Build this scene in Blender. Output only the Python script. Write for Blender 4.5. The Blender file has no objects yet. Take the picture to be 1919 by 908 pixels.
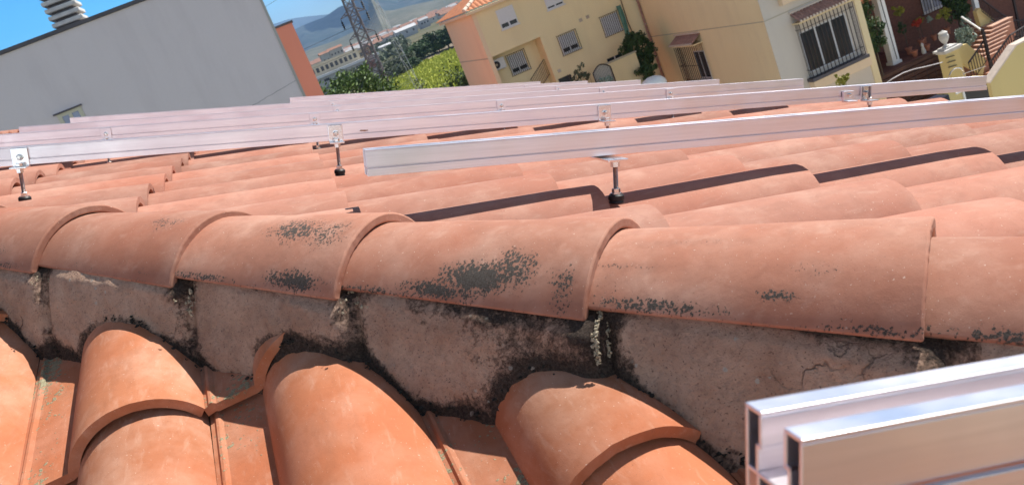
import bpy, bmesh, math, random
from mathutils import Vector, Matrix, noise
random.seed(7)
S = bpy.context.scene
COL = S.collection
R = math.radians

# ------------------------------------------------------------------ camera
F_PX, CX, CY = 1630.36, 959.5, 454.0
TH, ROLL, AL = 0.264013, 0.385971, 0.184286
fw = Vector((math.sin(AL)*math.cos(TH), math.cos(AL)*math.cos(TH), -math.sin(TH)))
r0 = Vector((math.cos(AL), -math.sin(AL), 0)); u0 = r0.cross(fw)
cr = math.cos(ROLL)*r0 - math.sin(ROLL)*u0
cu = cr.cross(fw)
cam = bpy.data.cameras.new('camera'); cam_o = bpy.data.objects.new('camera', cam); COL.objects.link(cam_o)
M = Matrix.Identity(4)
for i in range(3):
    M[i][0] = cr[i]; M[i][1] = cu[i]; M[i][2] = -fw[i]
cam_o.matrix_world = M
cam.sensor_width = 36; cam.lens = F_PX/1919*36
cam.clip_start = 0.02; cam.clip_end = 60000
cam.dof.use_dof = True; cam.dof.focus_distance = 1.7; cam.dof.aperture_fstop = 14
S.camera = cam_o

# ------------------------------------------------------------------ light
SUN_EL, SUN_AZ = R(48), R(77)          # azimuth clockwise from +Y
w = bpy.data.worlds.new('World'); S.world = w; w.use_nodes = True
nt = w.node_tree; bg = nt.nodes['Background']
sky = nt.nodes.new('ShaderNodeTexSky'); sky.sky_type = 'NISHITA'; sky.sun_disc = False
sky.sun_elevation = SUN_EL; sky.sun_rotation = SUN_AZ; sky.air_density = 1.0; sky.dust_density = 0.1; sky.ozone_density = 4.0
hs = nt.nodes.new('ShaderNodeHueSaturation'); 
tc = nt.nodes.new('ShaderNodeTexCoord'); sx_ = nt.nodes.new('ShaderNodeSeparateXYZ'); nt.links.new(tc.outputs['Generated'], sx_.inputs[0])
def wmath(op, a, b=None, c=None):
    n = nt.nodes.new('ShaderNodeMath'); n.operation = op
    for i, x in enumerate((a, b, c)):
        if x is None: continue
        if isinstance(x, (int, float)): n.inputs[i].default_value = x
        else: nt.links.new(x, n.inputs[i])
    return n.outputs[0]
def wmap(v, a, b, c, d):
    n = nt.nodes.new('ShaderNodeMapRange'); n.interpolation_type = 'SMOOTHSTEP'
    for k_, x in zip(('From Min','From Max','To Min','To Max'), (a, b, c, d)): n.inputs[k_].default_value = x
    nt.links.new(v, n.inputs['Value']); return n.outputs[0]
# low sky bluer; behind the viewer a pale glow added to fill shaded facades
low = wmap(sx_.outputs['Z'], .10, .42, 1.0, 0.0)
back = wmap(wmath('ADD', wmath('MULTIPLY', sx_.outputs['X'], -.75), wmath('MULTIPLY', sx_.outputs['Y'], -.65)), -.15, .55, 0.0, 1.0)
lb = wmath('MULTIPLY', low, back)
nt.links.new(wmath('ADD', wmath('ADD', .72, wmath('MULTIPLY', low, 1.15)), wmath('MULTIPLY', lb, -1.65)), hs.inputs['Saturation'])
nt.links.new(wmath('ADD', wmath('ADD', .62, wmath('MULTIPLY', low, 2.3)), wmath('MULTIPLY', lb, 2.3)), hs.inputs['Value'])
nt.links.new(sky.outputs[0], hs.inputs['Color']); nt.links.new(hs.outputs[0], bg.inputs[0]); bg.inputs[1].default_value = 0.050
sl = bpy.data.lights.new('sun', 'SUN'); sl.energy = 5.0; sl.angle = R(0.5); sl.color = (1.0, 0.955, 0.88)
so = bpy.data.objects.new('sun', sl); COL.objects.link(so)
sd = Vector((math.cos(SUN_EL)*math.sin(SUN_AZ), math.cos(SUN_EL)*math.cos(SUN_AZ), math.sin(SUN_EL)))
so.rotation_euler = sd.to_track_quat('Z', 'Y').to_euler(); so.location = (0, 0, 30)
S.view_settings.view_transform = 'Standard'; S.view_settings.look = 'None'
S.view_settings.exposure = 0.80; S.view_settings.gamma = 1
S.render.engine = 'CYCLES'
S.render.resolution_x = 1024; S.render.resolution_y = 484

# ------------------------------------------------------------------ helpers
def ray(px, py): return (px-CX)/F_PX*cr - (py-CY)/F_PX*cu + fw
def at(px, py, Y):
    r = ray(px, py); return r*(Y/r.y)
def atX(px, py, X):
    r = ray(px, py); return r*(X/r.x)

ORG = {}
def tag(o, label=None, cat=None, group=None, kind=None):
    if label: o['label'] = label
    if cat: o['category'] = cat
    if group: o['group'] = group
    if kind: o['kind'] = kind
    return o
def thing(name, loc, label, cat, group=None, kind=None):
    o = bpy.data.objects.new(name, None); COL.objects.link(o)
    o.empty_display_size = 0.1
    o.location = loc; ORG[o.name] = Vector(loc)
    return tag(o, label, cat, group, kind)
def kids(o): return list(o.children)
def copy_tree(o, parent=None):
    c = o.copy(); COL.objects.link(c)
    if parent is not None: c.parent = parent
    for ch in kids(o): copy_tree(ch, c)
    return c

class MB:
    def __init__(self, T=None):
        self.v = []; self.f = []; self.c = []; self.T = T; self.cur = 0.5; self.cur2 = 0.0; self.c2 = []
    def V(self, p, c=None, c2=None):
        p = Vector(p)
        if self.T: p = Vector(self.T(p))
        self.v.append(p); self.c.append(self.cur if c is None else c); self.c2.append(self.cur2 if c2 is None else c2)
        return len(self.v)-1
    def quad(self, a, b, c, d): self.f.append([self.V(a), self.V(b), self.V(c), self.V(d)])
    def tri(self, a, b, c): self.f.append([self.V(a), self.V(b), self.V(c)])
    def box(self, x0, x1, y0, y1, z0, z1):
        i = [self.V((x, y, z)) for x in (x0, x1) for y in (y0, y1) for z in (z0, z1)]
        for q in ((0,1,3,2),(4,6,7,5),(0,4,5,1),(2,3,7,6),(0,2,6,4),(1,5,7,3)): self.f.append([i[k] for k in q])
    def obox(self, c, ax, ay, az):
        c, ax, ay, az = map(Vector, (c, ax, ay, az))
        i = [self.V(c+sx*ax+sy*ay+sz*az) for sx in (-1,1) for sy in (-1,1) for sz in (-1,1)]
        for q in ((0,1,3,2),(4,6,7,5),(0,4,5,1),(2,3,7,6),(0,2,6,4),(1,5,7,3)): self.f.append([i[k] for k in q])
    def bar(self, p, q, wd, th, up=(0,0,1)):
        p, q, up = Vector(p), Vector(q), Vector(up)
        d = q-p; dn = d.normalized(); s = dn.cross(up)
        if s.length < 1e-4: s = dn.cross(Vector((0,1,0)))
        s.normalize(); t = s.cross(dn)
        self.obox((p+q)/2, d/2, s*wd/2, t*th/2)
    def tube(self, p, q, r, n=8, r2=None, cap=True):
        p, q = Vector(p), Vector(q); r2 = r if r2 is None else r2
        d = (q-p).normalized(); s = d.orthogonal().normalized(); t = d.cross(s)
        A = []; B = []
        for k in range(n):
            a = 2*math.pi*k/n; e = math.cos(a)*s+math.sin(a)*t
            A.append(self.V(p+e*r)); B.append(self.V(q+e*r2))
        for k in range(n): self.f.append([A[k], A[(k+1)%n], B[(k+1)%n], B[k]])
        if cap: self.f.append(A[::-1]); self.f.append(B)
    def path(self, pts, r, n=6):
        for a, b in zip(pts[:-1], pts[1:]): self.tube(a, b, r, n)
    def lathe(self, c, prof, n=16, axis=(0,0,1)):
        c = Vector(c); d = Vector(axis).normalized(); s = d.orthogonal().normalized(); t = d.cross(s)
        rings = []
        for (r, h) in prof:
            rings.append([self.V(c+d*h+(math.cos(2*math.pi*k/n)*s+math.sin(2*math.pi*k/n)*t)*r) for k in range(n)])
        for A, B in zip(rings[:-1], rings[1:]):
            for k in range(n): self.f.append([A[k], A[(k+1)%n], B[(k+1)%n], B[k]])
        self.f.append(rings[0][::-1]); self.f.append(rings[-1])
    def prism(self, pts, ext):
        ext = Vector(ext); A = [self.V(p) for p in pts]; B = [self.V(Vector(p)+ext) for p in pts]; n = len(pts)
        self.f.append(A[::-1]); self.f.append(B)
        for k in range(n): self.f.append([A[k], A[(k+1)%n], B[(k+1)%n], B[k]])
    def grid(self, fn, nu, nv, cf=None, flip=False):
        idx = [[self.V(fn(u/nu, v/nv), None if cf is None else cf(u/nu, v/nv)[0], None if cf is None else cf(u/nu, v/nv)[1]) for v in range(nv+1)] for u in range(nu+1)]
        for u in range(nu):
            for v in range(nv):
                q = [idx[u][v], idx[u+1][v], idx[u+1][v+1], idx[u][v+1]]
                self.f.append(q[::-1] if flip else q)
    def blob(self, c, r, n=1, sq=(1,1,1), rough=.25):
        bm = bmesh.new(); bmesh.ops.create_icosphere(bm, subdivisions=n, radius=1)
        b = len(self.v); sx = random.random()*99
        for q in bm.verts:
            k = 1+rough*noise.noise(q.co*1.7+Vector((sx, 0, 0)))*2
            self.V(Vector(c)+Vector((q.co.x*r*sq[0]*k, q.co.y*r*sq[1]*k, q.co.z*r*sq[2]*k)))
        for q in bm.faces: self.f.append([b+x.index for x in q.verts])
        bm.free()
    def build(self, name, mat, parent=None, smooth=False, sharp=40, bevel=0, fix=True, clip=None):
        off = ORG.get(parent.name, Vector((0,0,0))) if parent is not None else Vector((0,0,0))
        me = bpy.data.meshes.new(name)
        me.from_pydata([tuple(p-off) for p in self.v], [], self.f); me.validate()
        if len(me.vertices) == len(self.c):
            at_ = me.attributes.new('tint', 'FLOAT', 'POINT'); at_.data.foreach_set('value', self.c)
            a2 = me.attributes.new('lichen', 'FLOAT', 'POINT'); a2.data.foreach_set('value', self.c2)
        if fix or clip or smooth:
            bm = bmesh.new(); bm.from_mesh(me)
            if clip:
                for co, no in clip:
                    bmesh.ops.bisect_plane(bm, geom=bm.verts[:]+bm.edges[:]+bm.faces[:], plane_co=Vector(co)-off, plane_no=no, clear_outer=True)
            if fix: bmesh.ops.recalc_face_normals(bm, faces=bm.faces[:])
            if smooth:
                for f in bm.faces: f.smooth = True
                for e in bm.edges:
                    if len(e.link_faces) == 2 and e.calc_face_angle(0) > R(sharp): e.smooth = False
            bm.to_mesh(me); bm.free()
        o = bpy.data.objects.new(name, me); COL.objects.link(o)
        if isinstance(mat, (list, tuple)):
            for m in mat: me.materials.append(m)
        else: me.materials.append(mat)
        if parent is not None: o.parent = parent
        ORG[o.name] = off
        if bevel:
            b = o.modifiers.new('bevel', 'BEVEL'); b.width = bevel; b.segments = 2; b.limit_method = 'ANGLE'; b.angle_limit = R(45); b.harden_normals = False
        return o

# ------------------------------------------------------------------ materials
def newmat(name):
    m = bpy.data.materials.new(name); m.use_nodes = True
    return m, m.node_tree, m.node_tree.nodes['Principled BSDF']
def N(nt, t, **k):
    n = nt.nodes.new(t)
    for a, b in k.items(): setattr(n, a, b)
    return n
def math_(nt, op, a, b=None, clamp=False):
    n = N(nt, 'ShaderNodeMath', operation=op); n.use_clamp = clamp
    for i, x in enumerate((a, b)):
        if x is None: continue
        if isinstance(x, (int, float)): n.inputs[i].default_value = x
        else: nt.links.new(x, n.inputs[i])
    return n.outputs[0]
def ramp(nt, fac, pts):
    n = N(nt, 'ShaderNodeValToRGB'); nt.links.new(fac, n.inputs[0]); e = n.color_ramp.elements
    while len(e) < len(pts): e.new(0.5)
    for k, (p, c) in enumerate(pts):
        e[k].position = p; e[k].color = (c, c, c, 1) if isinstance(c, (int, float)) else (*c, 1)
    return n.outputs[0]
def mix(nt, fac, a, b, mode='MIX'):
    n = N(nt, 'ShaderNodeMixRGB', blend_type=mode)
    for i, x in enumerate((fac, a, b)):
        if isinstance(x, (int, float)): n.inputs[i].default_value = x
        elif isinstance(x, tuple): n.inputs[i].default_value = (*x, 1)
        else: nt.links.new(x, n.inputs[i])
    return n.outputs[0]
def noi(nt, vec, scale, detail=4, rough=.55, dist=0):
    n = N(nt, 'ShaderNodeTexNoise'); n.inputs['Scale'].default_value = scale; n.inputs['Detail'].default_value = detail
    n.inputs['Roughness'].default_value = rough; n.inputs['Distortion'].default_value = dist
    nt.links.new(vec, n.inputs['Vector']); return n.outputs['Fac']
def geo_pos(nt): return N(nt, 'ShaderNodeNewGeometry').outputs['Position']
def attr(nt, name): return N(nt, 'ShaderNodeAttribute', attribute_name=name).outputs['Fac']
def bump(nt, P, h, strength=.3, dist=.002, prev=None):
    b = N(nt, 'ShaderNodeBump'); b.inputs['Strength'].default_value = strength; b.inputs['Distance'].default_value = dist
    nt.links.new(h, b.inputs['Height'])
    if prev is not None: nt.links.new(prev, b.inputs['Normal'])
    nt.links.new(b.outputs[0], P.inputs['Normal']); return b.outputs[0]

def tile_mat(name, base, lich_col, grain=1.0, pale=(.60,.40,.31), lichen_scale=160, streak=(2, 12, 12)):
    m, nt, P = newmat(name); p = geo_pos(nt); L = nt.links
    t = attr(nt, 'tint'); li = attr(nt, 'lichen')
    c = mix(nt, t, tuple(x*.72 for x in base), tuple(min(1, x*1.22) for x in base))
    n1 = noi(nt, p, 9*grain, 5, .6)
    c = mix(nt, ramp(nt, n1, [(.44, 0.0), (.74, .42)]), c, pale)
    n2 = noi(nt, p, 28*grain, 6, .65, .6)
    c = mix(nt, ramp(nt, n2, [(.48, 0.0), (.75, .38)]), c, tuple(x*.7 for x in base))
    n6 = noi(nt, p, 3.3*grain, 3, .5)
    c = mix(nt, ramp(nt, n6, [(.45, 0.0), (.65, .45)]), c, (base[0]*1.05, base[1]*.75, base[2]*.62))
    ms_ = N(nt, 'ShaderNodeMapping'); ms_.inputs['Scale'].default_value = streak; L.new(p, ms_.inputs[0])
    c = mix(nt, ramp(nt, noi(nt, ms_.outputs[0], 3, 5, .65, .3), [(.50, 0.0), (.74, .30)]), c, tuple(x*.66 for x in base))
    c = mix(nt, ramp(nt, noi(nt, ms_.outputs[0], 5.1, 5, .6, .3), [(.56, 0.0), (.80, .30)]), c, pale)
    # tiny specks
    n3 = noi(nt, p, 420, 2, .5)
    c = mix(nt, ramp(nt, n3, [(.68, 0.0), (.74, .5)]), c, (.16,.08,.06))
    c = mix(nt, ramp(nt, noi(nt, p, 300, 2, .5), [(.71, 0.0), (.75, .5)]), c, (.7,.6,.5))
    # lichen: spots whose density follows the attribute
    vo = N(nt, 'ShaderNodeTexVoronoi'); vo.inputs['Scale'].default_value = lichen_scale; vo.inputs['Randomness'].default_value = 1
    nd = noi(nt, p, lichen_scale*.9, 4, .7)
    wv = N(nt, 'ShaderNodeVectorMath', operation='MULTIPLY_ADD')
    cmb = N(nt, 'ShaderNodeCombineXYZ'); L.new(nd, cmb.inputs[0]); L.new(noi(nt, p, lichen_scale*.6, 3), cmb.inputs[1]); L.new(nd, cmb.inputs[2])
    L.new(cmb.outputs[0], wv.inputs[0]); wv.inputs[1].default_value = (.012,)*3; L.new(p, wv.inputs[2]); L.new(wv.outputs[0], vo.inputs['Vector'])
    sp = math_(nt, 'ADD', math_(nt, 'MULTIPLY', vo.outputs['Distance'], .75), math_(nt, 'MULTIPLY', noi(nt, p, 38, 6, .7), .80))
    thr = math_(nt, 'SUBTRACT', math_(nt, 'MULTIPLY', li, 1.02), math_(nt, 'SUBTRACT', sp, .08))
    mask = math_(nt, 'MULTIPLY', ramp(nt, math_(nt, 'ADD', thr, .12), [(.085, 0.0), (.17, .93)]), ramp(nt, li, [(.02, 0.0), (.10, 1.0)]))
    lc = mix(nt, ramp(nt, noi(nt, p, 500, 3, .6), [(.35, 0.0), (.7, 1.0)]), lich_col, tuple(x*2.6+.035 for x in lich_col))
    c = mix(nt, math_(nt, 'MULTIPLY', ramp(nt, li, [(.1, 0.0), (.8, .45)]), ramp(nt, noi(nt, p, 70, 5, .7), [(.35, .2), (.65, 1.0)])), c, tuple(x*.45+.02 for x in base))
    c = mix(nt, mask, c, lc)
    L.new(c, P.inputs['Base Color'])
    P.inputs['Roughness'].default_value = .82
    P.inputs['Specular IOR Level'].default_value = .3
    h = math_(nt, 'ADD', math_(nt, 'MULTIPLY', noi(nt, p, 700, 3, .6), .45), math_(nt, 'MULTIPLY', noi(nt, p, 60, 4, .6), 1.3))
    b = bump(nt, P, h, .35, .0015)
    bump(nt, P, mask, .55, .0016, b)
    return m

def plain(name, col, rough=.7, metal=0, var=.12, scale=3, bmp=0, bs=30, spec=.4, var2=None):
    m, nt, P = newmat(name); p = geo_pos(nt)
    f = noi(nt, p, scale, 5, .6)
    c = mix(nt, ramp(nt, f, [(.3, 0.0), (.7, 1.0)]), tuple(x*(1-var) for x in col), tuple(min(1, x*(1+var)) for x in col))
    if var2: c = mix(nt, ramp(nt, noi(nt, p, scale*.35, 4, .6, .5), [(.5, 0.0), (.72, .7)]), c, var2)
    nt.links.new(c, P.inputs['Base Color'])
    P.inputs['Roughness'].default_value = rough; P.inputs['Metallic'].default_value = metal; P.inputs['Specular IOR Level'].default_value = spec
    if bmp: bump(nt, P, noi(nt, p, bs, 4, .6), bmp, .01)
    return m

def stucco(name, col, stain=(.35,.3,.26), amt=.45):
    m, nt, P = newmat(name); p = geo_pos(nt)
    mp = N(nt, 'ShaderNodeMapping'); mp.inputs['Scale'].default_value = (1, 1, .18); nt.links.new(p, mp.inputs[0])
    c = mix(nt, ramp(nt, noi(nt, mp.outputs[0], 1.3, 6, .65), [(.48, 0.0), (.75, amt)]), col, stain)
    c = mix(nt, ramp(nt, noi(nt, p, .35, 5, .6), [(.35, 0.0), (.7, .35)]), c, tuple(min(1, x*1.12) for x in col))
    c = mix(nt, ramp(nt, noi(nt, p, 14, 3, .6), [(.4, 0.0), (.7, .12)]), c, stain)
    nt.links.new(c, P.inputs['Base Color']); P.inputs['Roughness'].default_value = .9; P.inputs['Specular IOR Level'].default_value = .2
    bump(nt, P, noi(nt, p, 60, 4, .6), .2, .01)
    return m

def alu(name, rough=.38, col=(.88,.82,.845)):
    m, nt, P = newmat(name); p = geo_pos(nt)
    m0 = N(nt, 'ShaderNodeMapping'); m0.inputs['Rotation'].default_value = (0, -0.3239, 0); nt.links.new(p, m0.inputs[0])
    mp = N(nt, 'ShaderNodeMapping'); mp.inputs['Scale'].default_value = (.4, 14, 14); nt.links.new(m0.outputs[0], mp.inputs[0])
    f = noi(nt, mp.outputs[0], 14, 4, .6)
    P.inputs['Metallic'].default_value = 1
    nt.links.new(mix(nt, ramp(nt, f, [(.3, 0.0), (.75, 1.0)]), col, tuple(x*.88 for x in col)), P.inputs['Base Color'])
    nt.links.new(ramp(nt, noi(nt, p, 9, 5, .6), [(.3, rough*.8), (.75, rough*1.3)]), P.inputs['Roughness'])
    bump(nt, P, f, .04, .001)
    return m

BASE_T = (.46, .185, .105)
m_tile_far = tile_mat('clay_far', (.385, .175, .122), (.05,.045,.035), 1.0)
m_tile_near = tile_mat('clay_near', (.42, .155, .074), (.13,.125,.075), 1.0, pale=(.66,.46,.35), lichen_scale=110, streak=(14, 2, 14))
m_tile_hip = tile_mat('clay_ridge', (.36, .158, .103), (.022,.021,.017), 1.0, lichen_scale=225, streak=(6, 6, 9))
m_alu = alu('aluminium')
m_bright = alu('bracket_metal', .24, (.90,.89,.90))
m_alu_in = alu('aluminium_inside', .45, (.78,.80,.84))
m_steel = plain('stainless', (.72,.70,.68), .25, 1, .1, 60)
m_zinc = plain('zinc', (.40,.34,.31), .35, 1, .25, 200)
m_rubber = plain('rubber', (.012,.012,.013), .5, 0, .1)

def mortar_mat():
    m, nt, P = newmat('mortar'); p = geo_pos(nt); L = nt.links
    c = mix(nt, ramp(nt, noi(nt, p, 14, 6, .65), [(.3, 0.0), (.7, 1.0)]), (.36,.215,.15), (.54,.37,.275))
    c = mix(nt, ramp(nt, noi(nt, p, 90, 5, .7), [(.5, 0.0), (.72, .5)]), c, (.20,.12,.095))
    # hairline cracks
    vo = N(nt, 'ShaderNodeTexVoronoi', feature='DISTANCE_TO_EDGE'); vo.inputs['Scale'].default_value = 4.2
    wv = N(nt, 'ShaderNodeVectorMath', operation='MULTIPLY_ADD'); nn = N(nt, 'ShaderNodeTexNoise'); nn.inputs['Scale'].default_value = 16; nn.inputs['Detail'].default_value = 5
    L.new(p, nn.inputs['Vector']); L.new(nn.outputs['Color'], wv.inputs[0]); wv.inputs[1].default_value = (.12,)*3; L.new(p, wv.inputs[2]); L.new(wv.outputs[0], vo.inputs['Vector'])
    crack = ramp(nt, vo.outputs['Distance'], [(.002, .8), (.009, 0.0)])
    crack = math_(nt, 'MULTIPLY', crack, ramp(nt, noi(nt, p, 5, 2), [(.58, 0.0), (.66, .8)]))
    c = mix(nt, crack, c, (.05,.035,.03))
    # black crust near the tile edge and the foot of the wall, in patches
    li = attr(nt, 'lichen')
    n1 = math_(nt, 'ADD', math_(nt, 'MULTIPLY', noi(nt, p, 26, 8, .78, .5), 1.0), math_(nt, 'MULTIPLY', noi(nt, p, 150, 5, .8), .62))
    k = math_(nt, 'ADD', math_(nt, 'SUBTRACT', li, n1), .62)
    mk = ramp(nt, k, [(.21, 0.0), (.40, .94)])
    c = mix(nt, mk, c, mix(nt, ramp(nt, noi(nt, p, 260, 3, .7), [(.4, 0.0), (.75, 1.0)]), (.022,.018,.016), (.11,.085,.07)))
    c = mix(nt, ramp(nt, noi(nt, p, 330, 3, .6), [(.60, 0.0), (.68, .75)]), c, (.10,.06,.05))
    # pale lichen flecks
    v2 = N(nt, 'ShaderNodeTexVoronoi'); v2.inputs['Scale'].default_value = 46; L.new(p, v2.inputs['Vector'])
    fl = math_(nt, 'MULTIPLY', ramp(nt, math_(nt, 'ADD', v2.outputs['Distance'], math_(nt, 'MULTIPLY', noi(nt, p, 250, 3), .25)), [(.24, 1.0), (.28, 0.0)]), ramp(nt, noi(nt, p, 11, 3), [(.56, 0.0), (.60, .8)]))
    c = mix(nt, fl, c, (.42,.40,.35))
    L.new(c, P.inputs['Base Color']); P.inputs['Roughness'].default_value = .95; P.inputs['Specular IOR Level'].default_value = .15
    h = math_(nt, 'ADD', math_(nt, 'MULTIPLY', noi(nt, p, 120, 6, .7), 1.0), math_(nt, 'ADD', math_(nt, 'MULTIPLY', mk, noi(nt, p, 330, 4, .7)), math_(nt, 'MULTIPLY', crack, -1.0)))
    bump(nt, P, h, 1.0, .007)
    return m
m_mortar = mortar_mat()
m_crust = plain('white_crust', (.40,.34,.24), .95, 0, .6, 300, .6, 300)
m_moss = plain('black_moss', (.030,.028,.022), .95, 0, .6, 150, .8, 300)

# ------------------------------------------------------------------ the tiled roof
BETA = 0.3239
cb, sb, tb = math.cos(BETA), math.sin(BETA), math.tan(BETA)
DB = 0.2763
aB = Vector((cb, 0, -sb)); nB = Vector((sb, 0, cb)); yB = Vector((0, 1, 0))
def PB(a, y, h): return aB*a + yB*y + nB*(h-DB)          # far slope: a runs down the slope
CA = -0.869
nA = Vector((0, -sb, cb))
def PA(x, y, h): return Vector((x, y, CA+tb*y)) + nA*h   # near slope: falls towards the camera
GZ = -12.5
def zg(y): return GZ+.014*max(0, y-160)

# tile cross-section: pan 0..PANW, then crest up to pitch
def prof(wd, pitch, crest_w, crest_h):
    pan = pitch-crest_w
    if wd < pan:
        lip = .006*math.exp(-((wd-.012)/.004)**2)
        return lip
    x = (wd-pan)/crest_w*2-1
    c = crest_w/2; Rr = (c*c+crest_h**2)/(2*crest_h)
    return math.sqrt(max(0, Rr*Rr-(x*c)**2))-(Rr-crest_h)

def tile_solid(mb, fn, L, w0, w1, thick, nu, ws, tint, lich=None, jag=None):
    """fn(l, wd, dh) gives the world point; ws = cross positions; closed shell"""
    us = [i/nu for i in range(nu+1)]
    top = []; bot = []
    for u in us:
        rt = []; rb = []
        for wd in ws:
            lc = 0 if lich is None else lich(u, wd)
            l = u*L
            if jag: l = jag(u, wd, l)
            rt.append(mb.V(fn(l, wd, 0), tint, lc)); rb.append(mb.V(fn(l, wd, -thick), tint, 0))
        top.append(rt); bot.append(rb)
    n, m = len(us), len(ws)
    for i in range(n-1):
        for j in range(m-1):
            mb.f.append([top[i][j], top[i+1][j], top[i+1][j+1], top[i][j+1]])
            mb.f.append([bot[i][j], bot[i][j+1], bot[i+1][j+1], bot[i+1][j]])
    for i in range(n-1):
        mb.f.append([top[i][0], bot[i][0], bot[i+1][0], top[i+1][0]])
        mb.f.append([top[i][-1], top[i+1][-1], bot[i+1][-1], bot[i][-1]])
    for j in range(m-1):
        mb.f.append([top[0][j], top[0][j+1], bot[0][j+1], bot[0][j]])
        mb.f.append([top[-1][j], bot[-1][j], bot[-1][j+1], top[-1][j+1]])

def offs_normal(wd, pitch, cw, chh):
    e = .0015
    d = (prof(min(wd+e, pitch), pitch, cw, chh)-prof(max(wd-e, 0), pitch, cw, chh))/(2*e)
    q = math.sqrt(1+d*d); return -d/q, 1/q

roof = thing('tiled_roof', (0, 1.4, GZ), 'terracotta tiled roof in the foreground with a row of ridge tiles bedded on stained mortar', 'roof')

EB, PBW, CWB, CHB = .431, .263, .192, .058
Y0B = 1.415
YEND = 8.1
A_EAVE = .56+EB*5
def build_far_slope():
    mb = MB()
    ws = [0, .008, .012, .017, .035, .055, .072]+[PBW-CWB+CWB*(.5-.5*math.cos(math.pi*i/14)) for i in range(15)]
    ws = sorted(set(round(x, 5) for x in ws))
    j0 = -6; j1 = int((YEND-Y0B)/PBW)
    for j in range(j0, j1+1):
        yc = Y0B+j*PBW             # near edge of the crest
        for k in range(-12, 6):
            am = .56+EB*k
            x = am*cb; y = yc+.1
            if x+y < 1.25: continue
            rnd = random.Random(j*131+k*17)
            ax = am+rnd.uniform(-.006, .006); dy = rnd.uniform(-.004, .004); tilt = rnd.uniform(-.002, .003); rot = rnd.uniform(-.006, .006)
            def fn(l, wd, dh, ax=ax, dy=dy, tilt=tilt, rot=rot):
                t = l/(EB+.06)
                wide = 1+.035*(t-.5)
                ww = wd if wd < PBW-CWB else PBW-CWB/2+(wd-(PBW-CWB/2))*wide
                hh = prof(wd, PBW, CWB, CHB)
                nx, nz = offs_normal(wd, PBW, CWB, CHB)
                drop = .0025 if (t > .985 and dh == 0) else 0
                h = -.020+hh*(1+.03*(t-.5))+.029*(t-.12)+tilt*t
                # crest towards -Y: pan lies on the +Y side
                return PB(ax-(EB+.06)+l, yc+dy+(PBW-ww)-nx*dh+rot*(l-.25), h+nz*dh-drop) if True else None
            # crest occupies wd PAN..pitch -> y yc .. yc+CWB
            tile_solid(mb, fn, EB+.06, 0, PBW, .017, 6, ws, rnd.uniform(.1, .95), None, lambda u, wd, l: (EB+.06)*(u if u < 1 else 1) if u < .84 else (EB+.06)*(.97+.015*(u > .9)+.015*(u > .99)) )
    o = mb.build('far_slope_tiles', m_tile_far, roof, smooth=True, sharp=38, clip=[((.732, .732, 0), (-.7071, -.7071, 0))])
    return o
build_far_slope()

# near slope: tiles as single parts
EA, PAW, CWA, CHA = .461, .289, .206, .066
XR0, YM0 = -.577, 1.334
def near_tile(j, m, broken=False, jx=0):
    xr = XR0+PAW*j; ym = YM0-EA*m
    mb = MB(); rnd = random.Random(j*7+m*31+5)
    ws = [0, .006, .010, .014, .020, .040, .062, PAW-CWA-.002]+[PAW-CWA+CWA*(.5-.5*math.cos(math.pi*i/30)) for i in range(31)]
    if broken: ws = [x for x in ws if x < PAW-CWA+.088]+[PAW-CWA+.088]
    LT = EA+.07
    tilt = rnd.uniform(-.001, .003); rot = rnd.uniform(-.006, .006)
    def fn(l, wd, dh):
        t = l/LT
        wide = 1+.045*(t-.5)
        ww = wd if wd < PAW-CWA else PAW-CWA/2+(wd-(PAW-CWA/2))*wide
        hh = prof(wd, PAW, CWA, CHA); nx, nz = offs_normal(wd, PAW, CWA, CHA)
        h = hh*(1+.04*(t-.5))+.026*(t-.12)+tilt*t
        wob = .0012*noise.noise(Vector((ww*9+j, l*6, m*3.)))
        return PA(xr-PAW+ww+nx*dh+rot*(l-.2), ym+LT-l, h+nz*dh+wob)
    def lich(u, wd):
        if wd < PAW-CWA: return .38+.60*max(0, noise.noise(Vector((wd*18+j*3, u*3.4+m, 1))))*1.4
        return 0
    def jag(u, wd, l):
        if not broken: return l
        return l
    nn = 22
    def jl(u, wd, l):
        e = 0
        if u > .97: e = -.0012*abs(noise.noise(Vector((wd*60, j*3, m))))*2
        if broken and wd > PAW-CWA:
            # snapped flank: the crest is missing, the edge runs ragged
            return max(.0, l*1.0)+e
        return l+e
    tile_solid(mb, fn, LT, 0, PAW, .016, nn, ws, rnd.uniform(.25, .9), lich, jl)
    o = mb.build('roof_tile', m_tile_near, roof, smooth=True, sharp=35, bevel=.0028, clip=[((.63, .63, 0), (.7071, .7071, 0))])
    if broken: o['label'] = 'snapped roof tile with only its flat pan and a low curved flank left'
    return o
for j in range(-3, 6):
    for m in (-2, -1, 0, 1, 2, 3, 4, 5, 6):
        xm = XR0+PAW*j-.14; ym = YM0-EA*m
        if xm+ym > 1.30: continue
        near_tile(j, m, broken=(j == 2 and m == 0))

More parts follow.
